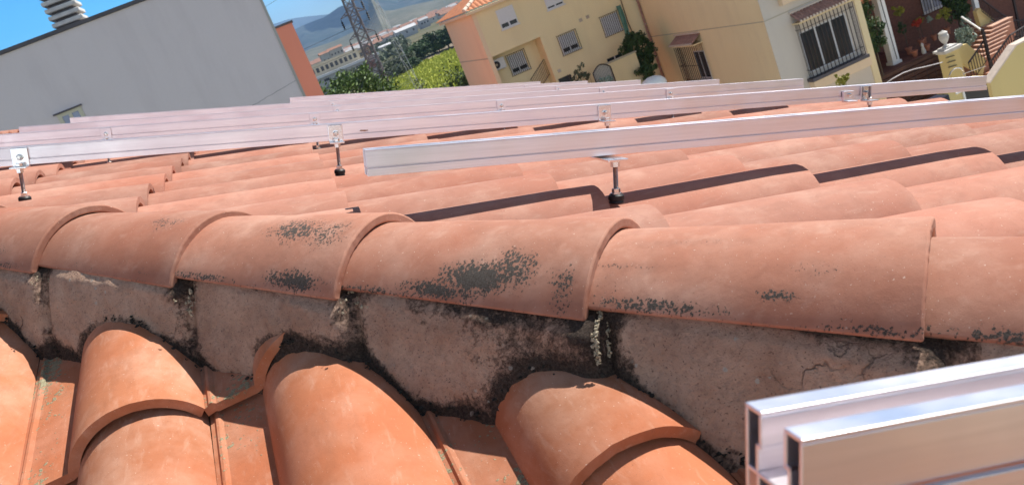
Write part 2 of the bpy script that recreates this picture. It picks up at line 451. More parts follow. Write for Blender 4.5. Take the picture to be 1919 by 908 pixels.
# hip (ridge) tiles
t_ = tb/math.sqrt(2)
DH = Vector((1, -1, -tb)).normalized()
CH = Vector((1, 1, 0)).normalized()
NH = DH.cross(CH) * -1
if NH.z < 0: NH = -NH
P0H = Vector((-.43508527, 1.81448172, -.07052408))
HK = {0: (.035, 0, 0), 1: (.01, -.004, .02), 2: (-.06, .0, .0), 3: (-.005, .001, 0), 4: (.02, .012, -.02), 5: (0, .006, 0)}
def patchset(k):
    # (along 0..1 from upper end to mouth, around -1 camera side .. 1, radii, amount)
    return {1: [(.80,-.15,.16,.2,.60),(.45,-.9,.18,.08,.5),(.85,-.85,.08,.1,.55),(.55,-.2,.3,.1,.30)],
            2: [(.70,-.20,.16,.34,.78),(.86,-.25,.12,.3,.72),(.80,-.86,.16,.14,.95),(.35,-.95,.3,.08,.75)],
            3: [(.62,-.72,.17,.22,1.0),(.74,-.60,.13,.30,.80),(.50,-.88,.2,.12,.95),(.92,-.75,.05,.3,.75),(.25,-.97,.25,.07,.8)],
            4: [(.20,-.50,.16,.06,.62),(.18,-.75,.1,.2,.46),(.33,-.92,.25,.10,.85),(.66,-.74,.07,.07,.85),(.75,-.5,.14,.14,.50),(.40,-.15,.22,.07,.52),(.9,-.95,.2,.08,.7)],
            5: [(.5,-.96,.4,.1,.85),(.35,-.9,.1,.1,.6)],
            0: [(.75,-.75,.1,.12,.55),(.6,-.95,.4,.09,.8),(.8,-.2,.16,.3,.42)]}.get(k, [(.6,-.95,.3,.1,.6)])
def hip_tile(k):
    ad, dz, tw = HK.get(k, (0, 0, 0))
    mouth = P0H+DH*(k+ad)*.37
    LT = .44; mb = MB(); rnd = random.Random(k+50)
    c1, s1, c0, s0 = .124, .075, .103, .044
    ps = patchset(k)
    def fn(l, v, dh):
        t = l/LT
        flare = max(0, (t-.93)/.07)**2*.0
        c = c0+(c1-c0)*t+flare; s = s0+(s1-s0)*t
        Rr = (c*c+s*s)/(2*s); th = math.asin(min(1, c/Rr))*v
        rr = Rr+dh
        drop = -.0205*(1-t)
        wob = .0015*noise.noise(Vector((v*1.5+k, l*7, 0)))
        return mouth-DH*(LT-l)+CH*(math.sin(th)*(rr+wob)+.002*math.sin(k*3))+NH*((rr+wob)*math.cos(th)-Rr+drop+dz*t)
    def lich(u, v):
        a = .05+.42*max(0, min(1, (-v-.86)/.12))
        for (pu, pv, ru, rv, am) in ps:
            d = ((u-pu)/ru)**2+((v-pv)/rv)**2
            a = max(a, am*math.exp(-d*.8))
        return a
    vs = [-1+2*i/48 for i in range(49)]
    def jl(u, v, l):
        if u > .99: return l-.0022*abs(noise.noise(Vector((v*9, k*3, 0))))
        return l
    tile_solid(mb, fn, LT, 0, 1, .0155, 44, vs, rnd.uniform(.2, .8), lich, jl)
    o = mb.build('ridge_tile', m_tile_hip, roof, smooth=True, sharp=35, bevel=.003)
    return o
for k in range(-8, 9): hip_tile(k)

# mortar bed under the ridge tiles
def mortar():
    mb = MB()
    pr = [(1.17,-.035),(1.10,.004),(.975,.026),(.90,.004),(.874,-.004),(.855,-.008),(.838,-.020),(.826,-.045),(.816,-.075),(.806,-.105),(.798,-.135),(.789,-.160),(.775,-.188),(.745,-.225),(.69,-.28)]
    def surfA(X, Y):
        wd = (X-XR0) % PAW
        return CA+tb*Y+(prof(wd, PAW, CWA, CHA)+.012)/cb
    # refine the wall part
    P2 = []
    for (a, b), (c, d) in zip(pr[:-1], pr[1:]):
        n = 1 if a > .87 else 4
        for i in range(n): P2.append((a+(c-a)*i/n, b+(d-b)*i/n))
    P2.append(pr[-1])
    svals = []
    s = -5.0
    while s < 2.6:
        svals.append(s); s += .0055 if -2.1 < s < .65 else .06
    jts = [(P0H+DH*(k+HK.get(k,(0,0,0))[0])*.37).dot(Vector((1,-1,0)).normalized()) for k in range(-8, 9)]
    rows = []
    for s in svals:
        row = []
        fine = -2.1 < s < .65
        jd = min(jts, key=lambda q: abs(q-s)); dj = s-jd
        # after each mouth the bed steps back under the narrower tile
        prev = max([q for q in jts if q <= s] or [jts[0]-.36]); phase = min(1, max(0, (s-prev)/.36))
        step = 0
        for (c, z) in P2:
            vis = .5 if c < .86 else 0
            nz = noise.noise(Vector((s*3.1, z*5, 2)))*.010+noise.noise(Vector((s*11, z*12, 5)))*.007+noise.noise(Vector((s*38, z*42, 9)))*.0035+noise.noise(Vector((s*95, z*100, 3)))*.0018
            if not (c < .86): nz *= .2
            groove = -.010*math.exp(-(dj/.010)**2)*(1 if -.10 < z < 0 else .4) if c < .86 else 0
            up_ = max(0, min(1, 1+(z+.02)/.09))
            cc = c-(nz+groove)+((1-phase)*(.007+.019*up_)+.003 if c < .875 else 0)
            p = CH*cc+Vector((1,-1,0)).normalized()*s
            zz = -.52-t_*s+z+(.017*(1-phase)*max(0, 1-max(0, -z)/.06))*(c < .87)+noise.noise(Vector((s*7, z*9, 12)))*.004
            p = Vector((p.x, p.y, zz))
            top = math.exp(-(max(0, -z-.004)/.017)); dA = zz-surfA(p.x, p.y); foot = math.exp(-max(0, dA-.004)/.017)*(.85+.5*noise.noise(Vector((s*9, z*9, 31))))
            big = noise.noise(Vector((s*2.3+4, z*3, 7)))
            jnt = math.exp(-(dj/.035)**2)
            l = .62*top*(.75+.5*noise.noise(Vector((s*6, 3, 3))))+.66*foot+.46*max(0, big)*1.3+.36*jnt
            row.append(mb.V(p, .5, min(1, l)))
        rows.append(row)
    for i in range(len(rows)-1):
        for j in range(len(P2)-1):
            mb.f.append([rows[i][j], rows[i+1][j], rows[i+1][j+1], rows[i][j+1]])
    mb.build('mortar_bed', m_mortar, roof, smooth=True, sharp=80)
    # crumbly crusts at the joints, dark moss along the foot
    cr_ = MB(); ms = MB(); rnd = random.Random(3)
    H1 = Vector((1,-1,0)).normalized()
    def wall(s, z):
        z = min(z, -.0045)
        for (a, b), (c, d) in zip(pr[:-1], pr[1:]):
            if b >= z >= d and a < .88: cc = a+(c-a)*((b-z)/(b-d)); ph = min(1, max(0, (s-max([q for q in jts if q <= s] or [jts[0]-.36]))/.36)); u_ = max(0, min(1, 1+(z+.02)/.09)); return CH*(cc+(1-ph)*(.007+.019*u_)+.006)+H1*s+Vector((0,0,-.52-t_*s+z))
        return CH*.8+H1*s+Vector((0,0,-.52-t_*s+z))
    for s0, z0, z1, ws_, n in [(jts[9]+.012,-.004,-.055,.006,34),(jts[10]+.012,.004,-.022,.011,60),(jts[11]+.0,-.002,-.052,.0030,150),(jts[8]+.0,-.01,-.03,.006,12),(jts[10]+.07,-.004,-.012,.01,8)]:
        for i in range(n):
            p = wall(s0+rnd.gauss(0, ws_), z0+(z1-z0)*rnd.random())
            cr_.blob(p+Vector((-.003,-.003,.002)), rnd.uniform(.0008, .0026), 1, rough=.8)
    for i in range(110):
        s = jts[10]+.05+.3*rnd.random(); p = wall(s, -.006+rnd.gauss(0, .002)); 
        if noise.noise(Vector((s*30, 0, 0))) > .05: cr_.blob(p, rnd.uniform(.0012, .003), 1, rough=.5)
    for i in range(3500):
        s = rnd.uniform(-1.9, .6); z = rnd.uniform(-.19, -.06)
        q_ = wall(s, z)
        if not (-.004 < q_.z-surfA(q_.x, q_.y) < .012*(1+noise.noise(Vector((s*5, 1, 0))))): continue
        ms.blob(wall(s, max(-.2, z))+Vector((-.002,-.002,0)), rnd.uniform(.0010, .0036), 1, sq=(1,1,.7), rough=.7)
    tag(cr_.build('lichen_crust', m_crust, roof, smooth=True), kind='stuff')
    tag(ms.build('moss', m_moss, roof, smooth=True), kind='stuff')
mortar()

# body of the house under the roof
m_house = stucco('house_wall', (.55,.47,.36))
mb = MB()
xe = 2.45
mb.box(-6.5, xe, -1.6, YEND-.1, GZ, -1.45)
mb.build('wall', m_house, roof)
mb = MB(); mb.box(xe, xe+.28, -1.7, YEND, -1.28, -1.20); mb.build('eave_board', m_house, roof)
mb = MB()
# slopes outside the tiled part seen, closed with a plain underlay
mb.quad(PB(-4.2,1.0,-.06), PB(A_EAVE-.03,-1.3,-.06), PB(A_EAVE-.03,YEND,-.06), PB(-4.2,YEND,-.06))
mb.build('underlay', m_house, roof, clip=[((.66,.66,0),(-.7071,-.7071,0))])

# ------------------------------------------------------------------ rails and hanger bolts
RH, RW = .045, .045
def rail(label, y, a0, a1, htop, grp='aluminium mounting rails in parallel rows over the tiles'):
    o = thing('mounting_rail', PB(a0, y, htop-RH), label, 'rail', grp)
    mb = MB(lambda p: PB(p.x, y+p.y, htop-RH+p.z))
    th = .0022
    W, H = RW, RH
    # (y0,y1,z0,z1) walls, butted
    parts = [
        (0, th, .0152, H-th), (0, .0137, H-th, H), (.0115, .0137, H*.64, H-th),        # near column upper
        (.0087, .0109, .0155, H*.64), (.0087, .0137, H*.64-th, H*.64),
        (-.0030, -.0006, 0, .0135), (-.0006, .0008, .0113, .0135),
        (W-th, W, 0, H-th), (W-.0137, W, H-th, H), (W-.0137, W-.0115, H*.64, H-th),
        (W-.0109, W-.0087, .0155, H*.64), (W-.0137, W-.0087, H*.64-th, H*.64),
        (th, W-th, .0133, .0155),
        (.0095, .0117, 0, .0133), (W-.0115, W-.0093, 0, .0133), (.0117, W-.0115, 0, .0018)]
    for q in parts: mb.box(a0, a1, *q)
    mb.build('profile', m_alu, o, bevel=.0005)
    return o
RAILS = {
 'R0': ('thick-looking near rail in the bottom right corner, open end towards the viewer', .293, .195, 2.45, .122),
 'R1': ('rail right above the ridge tiles, its cut left end over the tiles in mid picture', 1.488, .147, 2.45, .1630),
 'R2': ('second rail beyond the ridge, held by four tall bolts with clamps on its near face', 2.374, -1.25, 2.262, .172),
 'R3': ('third rail, just behind the one with bright clamps, ending under the big barred window', 3.560, -1.35, 2.37, .168),
 'R4': ('fourth rail, ending below the narrow barred window with the small tiled hood', 4.16, -1.04, 2.27, .1765),
 'R5': ('fifth rail beyond the ridge, ending beside the white dome on the street', 5.17, -1.04, 2.27, .1815),
 'R6': ('sixth rail beyond the ridge, second shortest to the left', 6.13, .145, 2.27, .1835),
 'R7': ('farthest rail of the row, against the green field and the stair of the yellow house', 7.30, .16, 2.27, .1865)}
rails = {}
for k, (lb, y, a0, a1, ht) in RAILS.items(): rails[k] = rail(lb, y, a0, a1, ht)

m_smudge = plain('smudge', (.40,.34,.34), .6, .5, .2, 80)
for k_, aa_, w_s, h_s in (('R2', .235, .030, .006),):
    y_, ht_ = RAILS[k_][1], RAILS[k_][4]
    mb = MB(lambda p: PB(p.x, y_+p.y, ht_+p.z)); rs = random.Random(int(aa_*1000))
    pts = []
    for q in range(14):
        a_ = 2*math.pi*q/14; r_ = rs.uniform(.6, 1.05); pts.append((aa_+math.cos(a_)*w_s/2*r_, -.0004, -.014-(.010 if k_ == 'R2' else 0)+math.sin(a_)*h_s/2*r_))
    mb.prism(pts, (0, .0003, 0)); mb.build('smudge', m_smudge if k_ == 'R0' else plain('rust_smear', (.36,.20,.12), .8, 0, .3, 200), rails[k_])
def crest_h(y):
    q = ((y-Y0B) % PBW)
    wd = PBW-q
    return -.020+prof(wd, PBW, CWB, CHB)+.012

def hanger(label, hb, Hleg, near=True, extra=.012, plate=.046, po=.0215, far=False):
    """bolt with base at origin; local axes a, y, n.  near: clamp plate stands beyond the bolt"""
    o = thing('hanger_bolt', (0,0,0), label, 'bolt', 'hanger bolts screwed into the tiles')
    T = lambda p: aB*p.x+yB*p.y+nB*p.z
    m_ = MB(T); m_.lathe((0,0,-.002), [(.0125,0),(.0135,.002),(.0125,.005),(.0145,.007),(.0145,.014),(.0115,.017)], 20); m_.build('rubber_seal', m_rubber, o, smooth=True)
    m_ = MB(T); m_.lathe((0,0,.0152), [(.0105,0),(.0105,.0015),(.0078,.0018),(.0078,.009),(.007,.0098)], 6); m_.build('lower_nut', m_steel, o)
    # threaded rod
    m_ = MB(T); n = int((Hleg+extra-.01)/.0022); pr_ = []
    for i in range(n):
        pr_.append((.0048, .01+i*.0022)); pr_.append((.0041, .01+i*.0022+.0011))
    m_.lathe((0,0,0), pr_, 10); m_.build('threaded_rod', m_zinc, o, smooth=True)
    # nuts round the bracket leg
    m_ = MB(T); m_.lathe((0,0,Hleg-.0125), [(.0085,0),(.0085,.0085),(.012,.009),(.012,.0105)], 6); m_.build('upper_nut', m_steel, o)
    s = 1 if near else -1
    # L bracket: leg and plate
    m_ = MB(T)
    y1 = s*po
    ya, yb = sorted((-s*.017, y1)); m_.box(-.019, .019, ya, yb, Hleg-.002, Hleg+.0025)
    ya, yb = sorted((y1-s*.0045, y1)); m_.box(-.019, .019, ya, yb, Hleg+.0025, Hleg+plate)
    m_.build('bracket', m_alu if far else m_bright, o, bevel=.001)
    m_ = MB(T)
    m_.lathe((0, y1-s*.0045, Hleg+.024), [(.0085,0),(.0085,.002),(.0068,.0022),(.0068,.008),(.005,.009)], 6, axis=(0,-s,0))
    m_.lathe((0, y1-s*.0045, Hleg+.024), [(.0038,.009),(.0038,.014)], 8, axis=(0,-s,0))
    m_.build('clamp_screw', m_steel, o)
    if extra >= .01 :
        m_ = MB(T); m_.lathe((0,0,Hleg+.0027), [(.0082,0),(.0082,.007),(.006,.008)], 6); m_.build('lock_nut', m_steel, o)
    return o
def put_hanger(proto_kw, a, y, label, Hrail_bottom):
    hb = crest_h(y); leg = Hrail_bottom-hb-.004
    o = hanger(label, hb, leg, **proto_kw); o.location = PB(a, y, hb); return o
b2 = RAILS['R2'][4]-RH
r2y = RAILS['R2'][1]-.0215-.002
put_hanger({}, -.600, r2y, 'tall bolt and clamp at the left edge, on the near face of the second rail', b2)
put_hanger({}, .160, r2y, 'tall bolt and clamp just left of the cut end of the front rail', b2)
put_hanger({}, .925, r2y, 'bolt and clamp whose foot is hidden behind the front rail, in mid picture', b2)
put_hanger({'extra': .046}, 1.80, r2y, 'bolt with a long thread sticking up past its clamp, by the urn terrace', b2)
put_hanger({'po': .0805, 'extra': .006}, .585, RAILS['R1'][1]-.0310, 'bolt carrying the front rail above the dark shadow band, clamp half hidden', RAILS['R1'][4]-RH-.002)
put_hanger({'near': False}, 1.66, RAILS['R1'][1]+RW+.0235, 'bolt carrying the right part of the front rail, beyond the right edge', RAILS['R1'][4]-RH)
bb = {'R3': [(-.60,'short-looking bolt foot beside the white patch, under the third rail at left'),(.165,'dark bolt foot under the third rail beside the tall clamp left of the front rail'),(.93,'dark bolt foot under the third rail, right of the tall clamp'),(1.70,'bolt under the right part of the third rail')],
      'R4': [(.30,'clamp on the fourth rail, left part'),(1.62,'clamp on the fourth rail near its right end')],
      'R5': [(.35,'clamp on the fifth rail, left part'),(1.72,'clamp on the fifth rail near its right end')],
      'R6': [(.62,'clamp on the sixth rail, left part'),(1.80,'clamp on the sixth rail near its right end')],
      'R7': [(.95,'clamp on the farthest rail, left of the field bush'),(1.85,'clamp on the farthest rail near its right end')]}
for k, L_ in bb.items():
    for a, lb in L_: put_hanger({'far': True}, a, RAILS[k][1]-.0235, lb, RAILS[k][4]-RH)
put_hanger({'near': False}, 1.75, RAILS['R0'][1]+RW+.0235, 'bolt under the far part of the nearest rail, off the right edge', RAILS['R0'][4]-RH)
# splice plate beside the long-threaded bolt
o = thing('rail_splice', PB(1.70, r2y, .14), 'small bright clamp block on the second rail beside the long-threaded bolt', 'clamp')
m_ = MB(lambda p: PB(p.x, RAILS['R2'][1]+p.y, b2+p.z))
m_.box(1.715, 1.752, -.012, -.002, -.004, .030); m_.box(1.715, 1.752, -.030, -.012, -.004, .001)
m_.build('block', m_alu, o, bevel=.001)
m_ = MB(lambda p: PB(p.x, RAILS['R2'][1]+p.y, b2+p.z)); m_.lathe((1.733,-.012,.018), [(.006,0),(.006,.006),(.004,.007)], 6, axis=(0,-1,0)); m_.build('screw', m_steel, o)
# white cap
m_white = plain('white_paint', (.85,.84,.82), .5, 0, .05)
o = thing('sealant_cap', PB(-.56, 3.62, crest_h(3.62)), 'small white disc of sealant on a tile beside the left bolt foot', 'cap')
m_ = MB(lambda p: PB(-.545, 3.50, crest_h(3.5)+.004)+aB*p.x+yB*p.y+nB*p.z); m_.lathe((0,0,0), [(.024,0),(.026,.004),(.018,.009),(.006,.011)], 18); m_.build('disc', m_white, o, smooth=True)
m_ = MB(lambda p: PB(-.545, 3.50, crest_h(3.5)+.004)+aB*p.x+yB*p.y+nB*p.z); m_.blob((0,.004,.014), .008, 2, rough=.3); m_.build('lump', m_mortar, o, smooth=True)
#@@BACK@@
HAZE = True
# ------------------------------------------------------------------ ground, field, hills
def ground_mat(name, c1, c2, c3, sc, rough=.95):
    m, nt, P = newmat(name); p = geo_pos(nt)
    c = mix(nt, ramp(nt, noi(nt, p, sc, 6, .6), [(.35, 0.0), (.65, 1.0)]), c1, c2)
    c = mix(nt, ramp(nt, noi(nt, p, sc*6, 5, .65), [(.45, 0.0), (.7, .8)]), c, c3)
    nt.links.new(c, P.inputs['Base Color']); P.inputs['Roughness'].default_value = rough; P.inputs['Specular IOR Level'].default_value = .1
    return m
m_ground = ground_mat('ground', (.13,.12,.07), (.07,.085,.035), (.16,.13,.09), .012)
m_field = ground_mat('crop', (.26,.28,.035), (.33,.34,.06), (.18,.20,.03), .25)
m_patio = ground_mat('patio', (.50,.44,.35), (.42,.37,.29), (.56,.50,.40), 1.5)
m_soil = ground_mat('soil', (.26,.21,.15), (.20,.16,.11), (.30,.26,.2), .3)
mb = MB()
for ya, yb in ((-3000, 0), (0, 160), (160, 700), (700, 1500), (1500, 3000)): mb.quad((-9000,ya,zg(ya)),(9000,ya,zg(ya)),(9000,yb,zg(yb)),(-9000,yb,zg(yb)))
tag(mb.build('ground', m_ground), kind='structure')
mb = MB()
def gpt(px, py, up=.02):
    r = ray(px, py); p = r*((GZ+up)/r.z)
    if p.y > 160: p = r*((GZ-.014*160+up)/(r.z-.014*r.y))
    return p
g1, g2, g3, g4 = gpt(660,188), gpt(960,178), gpt(900,70), gpt(735,143)
mb.quad(g1, g2, g3, g4); tag(mb.build('field', m_field), kind='structure')
mb = MB(); h1, h2, h3, h4 = gpt(735,139,.06), gpt(737,144,.06), gpt(905,62,.06), gpt(905,52,.06)
mb.quad(h1, h2, h3, h4); tag(mb.build('path', m_soil), kind='structure')
mb = MB(); mb.box(14.0, 60, 12, 60, GZ+.02, GZ+.06); tag(mb.build('patio', m_patio), kind='structure')
# standing crop
m_leafy = plain('crop_leaf', (.40,.42,.06), .8, 0, .35, 8)
def crop():
    mb = MB(); rnd = random.Random(11)
    for i in range(9000):
        u, v = rnd.random(), rnd.random()**.7
        p = (g1*(1-u)+g2*u)*v+(g4*(1-u)+g3*u)*(1-v)
        h = rnd.uniform(.4, .9); a = rnd.uniform(0, 3.14); s = rnd.uniform(.15,.4)*(1+p.y/200); p.z += .05
        d = Vector((math.cos(a), math.sin(a), 0))*s
        mb.tri(p-d, p+d, p+Vector((rnd.uniform(-.2,.2), rnd.uniform(-.2,.2), h)))
    tag(mb.build('standing_crop', m_leafy, fix=False), 'bright green crop growing in the field beyond the roof', 'crop', kind='stuff')
crop()

def azel(px, py):
    r = ray(px, py).normalized(); return math.degrees(math.atan2(r.x, r.y)), math.degrees(math.asin(r.z))
def interp(tab, x):
    if x <= tab[0][0]: return tab[0][1]
    for (a, b), (c, d) in zip(tab[:-1], tab[1:]):
        if x <= c: return b+(d-b)*(x-a)/(c-a)
    return tab[-1][1]
m_mtn = ground_mat('mountain_scrub', (.022,.04,.038), (.045,.06,.052), (.10,.105,.10), .0022)
m_foot = ground_mat('foothill_scrub', (.10,.10,.065), (.17,.155,.115), (.05,.065,.035), .006)
def hills(name, tab, R0, R1, mat, nz, label_seed, az0=-75, az1=60, n=260, m=26):
    mb = MB(); zb0 = zg(R0)-2
    def fn(u, v):
        az = az0+(az1-az0)*u; el = interp(tab, az)
        top = R1*math.tan(R(el))-zb0
        rr = R0+(R1-R0)*min(v, .8)/.8+(max(0, v-.8)*R1*1.5)
        k = min(v/.8, 1); hh = top*(k**1.25) if v <= .8 else top*(1-(v-.8)/.2*.6)
        x, y = rr*math.sin(R(az)), rr*math.cos(R(az))
        q = Vector((x/1900, y/1900, label_seed))
        e = (noise.fractal(q, .9, 2.1, 7)*nz)*(.15+.85*math.sin(min(1, k)*math.pi) if v < .8 else .3)*top
        gully = -abs(noise.noise(Vector((az*.9+label_seed, k*1.2, 0))))*top*.28*math.sin(k*math.pi)
        return (x, y, zb0-.5+max(0, hh+e*.5+gully))
    mb.grid(fn, n, m); tag(mb.build(name, mat, smooth=True, fix=False), kind='structure')
T1 = [(-75,3.0),(-25,3.2)]+[azel(*q) for q in [(470,66),(509,44),(544,33),(575,30),(612,27),(660,20)]]+[(10,4.2),(60,3)]
T2 = [(-75,.6),(-30,.8)]+[azel(*q) for q in [(500,95),(530,66),(555,51),(575,41),(600,32),(612,28),(628,15),(641,10),(655,5),(680,-18),(720,-45)]]+[(8,8.0),(30,7),(60,5)]
T3 = [(-75,.3),(-30,.5)]+[azel(*q) for q in [(500,134),(540,112),(576,92),(620,78),(654,62),(690,42),(722,21),(780,6),(830,-4),(900,-30)]]+[(8,3.2),(30,3),(60,2)]
T1.sort(); T2.sort(); T3.sort()
hills('far_mountains', T1, 9000, 12500, m_mtn, .3, 3)
hills('mountains', T2, 3600, 6500, m_mtn, .45, 9)
hills('foothills', T3, 1500, 3200, m_foot, .25, 21)

# ------------------------------------------------------------------ trees and plants
def leaf_mat(name, c, c2):
    m, nt, P = newmat(name); p = geo_pos(nt)
    t = attr(nt, 'tint')
    col = mix(nt, t, c, c2)
    col = mix(nt, ramp(nt, noi(nt, p, 1.3, 3, .6), [(.4, 0.0), (.7, .5)]), col, tuple(x*.6 for x in c))
    nt.links.new(col, P.inputs['Base Color']); P.inputs['Roughness'].default_value = .6; P.inputs['Specular IOR Level'].default_value = .3
    P.inputs['Transmission Weight'].default_value = 0
    return m
m_leaf_d = leaf_mat('leaf_dark', (.025,.055,.018), (.07,.12,.035))
m_leaf_o = leaf_mat('leaf_olive', (.07,.09,.05), (.15,.17,.10))
m_leaf_g = leaf_mat('leaf_green', (.06,.12,.02), (.15,.22,.05))
m_leaf_y = leaf_mat('leaf_yellow', (.22,.24,.03), (.42,.38,.07))
m_leaf_w = leaf_mat('leaf_silver', (.20,.26,.20), (.42,.50,.42))
m_bark = plain('bark', (.10,.075,.055), .9, 0, .3, 6)
m_flower = plain('petals_red', (.50,.06,.03), .6, 0, .4, 30)
m_pot = plain('pot_clay', (.42,.16,.09), .8, 0, .15)
def crown_mb(rx, ry, rz, cz, nclump, nleaf, ls, seed, upright=False):
    mb = MB(); rnd = random.Random(seed)
    for c in range(nclump):
        while True:
            q = Vector((rnd.uniform(-1,1), rnd.uniform(-1,1), rnd.uniform(-1,1)))
            if .25 < q.length < 1: break
        cc = Vector((q.x*rx*.82, q.y*ry*.82, cz+q.z*rz*.82)); cr2 = rnd.uniform(.16,.36)*min(rx, ry, rz)*1.25
        ct = rnd.random()
        for i in range(nleaf):
            d = Vector((rnd.gauss(0,1), rnd.gauss(0,1), rnd.gauss(0,1))).normalized()*cr2*rnd.random()**.4
            if upright: d.z *= 2.2; d.x *= .6; d.y *= .6
            n1 = Vector((rnd.gauss(0,1), rnd.gauss(0,1), rnd.gauss(0,1)+.5)).normalized()
            s = n1.orthogonal().normalized()*ls*rnd.uniform(.6,1.3); t = n1.cross(s).normalized()*ls*.55
            p = cc+d; mb.cur = min(1, max(0, .5*ct+.5*rnd.random()))
            mb.quad(p-s, p-t*.8, p+s, p+t*.8)
    return mb
def plant(kind, loc, rx, ry, rz, cz, mat, label, cat, group=None, nclump=26, nleaf=60, ls=.12, seed=1, trunk=.15, upright=False, pot=None):
    o = thing(kind, loc, label, cat, group)
    cm = crown_mb(rx, ry, rz, cz, nclump, nleaf, ls, seed, upright)
    cm.v = [p+Vector(loc) for p in cm.v]; cm.build('crown', mat, o, fix=False)
    tk = MB(); rnd = random.Random(seed+5); L0 = Vector(loc)
    top = L0+Vector((0,0,cz))
    b0 = L0+Vector((0,0,(.0 if not pot else pot)))
    tk.tube(b0, top, trunk, 7, trunk*.5)
    for i in range(6):
        a = rnd.uniform(0, 6.28); s = b0.lerp(top, rnd.uniform(.45,.95))
        tk.tube(s, top+Vector((math.cos(a)*rx*.6, math.sin(a)*ry*.6, rnd.uniform(-.3,.5)*rz)), trunk*.4, 5, trunk*.12)
    tk.build('trunk', m_bark, o)
    if pot:
        pm = MB(); pm.lathe(loc, [(pot*.32,0),(pot*.42,pot*.8),(pot*.5,pot*.82),(pot*.5,pot),(pot*.42,pot)], 14); pm.build('pot', m_pot, o, smooth=True)
    return o
def on_g(px, py_top, Y, r):   # tree whose top shows at (px,py_top) at distance Y
    p = at(px, py_top, Y); return p
# bushy tree at left of the pylon foot
p = at(628,146,70); plant('tree', (p.x, 70, GZ), 4.6, 2.6, 3.2, p.z-GZ-2.6, m_leaf_g, 'round green tree against the foot of the salmon wall', 'tree', None, 75, 110, .17, 21, .2)
p = at(590,150,74); plant('tree', (p.x-3, 74, GZ), 3.4, 2.6, 3.0, p.z-GZ-3.2, m_leaf_g, 'green tree half hidden behind the salmon wall', 'tree', None, 40, 90, .17, 22, .2)
# reed-like dark shrub by the yellow house
for i, (px, py, Y, rx, lb) in enumerate([(842,112,60,1.9,'dark upright shrub, tallest of the clump beside the yellow house'),(868,128,58,1.0,'dark upright shrub touching the corner of the yellow house'),(790,130,62,1.9,'olive green shrub on the left of the clump beside the yellow house')]):
    p = at(px, py, Y); hh = p.z-GZ
    plant('shrub', (p.x, Y, GZ), rx, rx, hh*.5, hh*.52, (m_leaf_d, m_leaf_d, m_leaf_o)[i], lb, 'shrub', 'shrubs beside the yellow house', 60, 90, .11, 30+i, .09, True)
# olive and hedge trees at the edge of the field
hz = [(800,62,100,7.0,m_leaf_d),(826,50,90,7.0,m_leaf_o),(776,84,114,6,m_leaf_d),(752,100,130,5,m_leaf_o),(734,106,138,5,m_leaf_o),(712,118,150,4.5,m_leaf_o),(845,44,84,7,m_leaf_d),(738,122,146,4,m_leaf_o),
      (690,116,152,5,m_leaf_o),(668,124,160,5,m_leaf_o),(648,130,166,5,m_leaf_o),(760,112,134,4.5,m_leaf_d),(815,74,98,5,m_leaf_g),(676,136,168,4,m_leaf_o)]
protoz = {}
lbz = ['big dark tree at the right end of the hedge','grey green tree next to the yellow house roof','dark tree in the middle of the hedge','olive tree left of the dark hedge trees','olive tree right of the pylon waist',
       'olive tree just right of the pylon','dark tree partly behind the orange tiled eave','low olive tree by the field corner','olive tree behind the pylon legs','olive tree below the white roof edge of the long hall',
       'olive tree below the left part of the long hall','small dark tree at the corner of the field','bright green tree before the hedge','low olive tree at the left foot of the pylon']
for i, (px, py, pb, r, mt) in enumerate(hz):
    Y = min(330, gpt(px+(pb-py)*.4, pb).y); p = at(px, py, Y); hh = p.z-zg(Y)
    if mt.name not in protoz:
        o = plant('tree', (0,0,0), 5, 5, 3.6, 4.4, mt, lbz[i], 'tree', 'trees along the field edge', 60, 60, .42, 60+i, .25); protoz[mt.name] = o
    else: o = copy_tree(protoz[mt.name]); o['label'] = lbz[i]
    k = r/5; o.location = (p.x, Y, zg(Y)); o.scale = (k, k, max(.4, hh/8.0)); o.rotation_euler.z = i*1.3
# orchard ground cover further off
def scrub():
    mb = MB(); rnd = random.Random(5)
    for i in range(4200):
        az = R(rnd.uniform(-16, 9)); rr = 210+1500*rnd.random()**1.6
        if rr < 420 and az > R(-6): continue
        x, y = rr*math.sin(az), rr*math.cos(az)
        s = rnd.uniform(1.6, 3.6); mb.cur = rnd.random()
        for k in range(14):
            c = Vector((x+rnd.gauss(0,s*.6), y+rnd.gauss(0,s*.5), zg(y)+s*rnd.uniform(.1,1.1)))
            n1 = Vector((rnd.gauss(0,1), rnd.gauss(0,1), rnd.gauss(0,1))).normalized(); a = n1.orthogonal().normalized()*s*.5; b = n1.cross(a)
            mb.cur = rnd.random(); mb.quad(c-a, c-b, c+a, c+b)
    tag(mb.build('orchard_scrub', m_leaf_o, fix=False), 'grey green orchards and scrub spread over the plain', 'orchard', kind='stuff')
scrub()

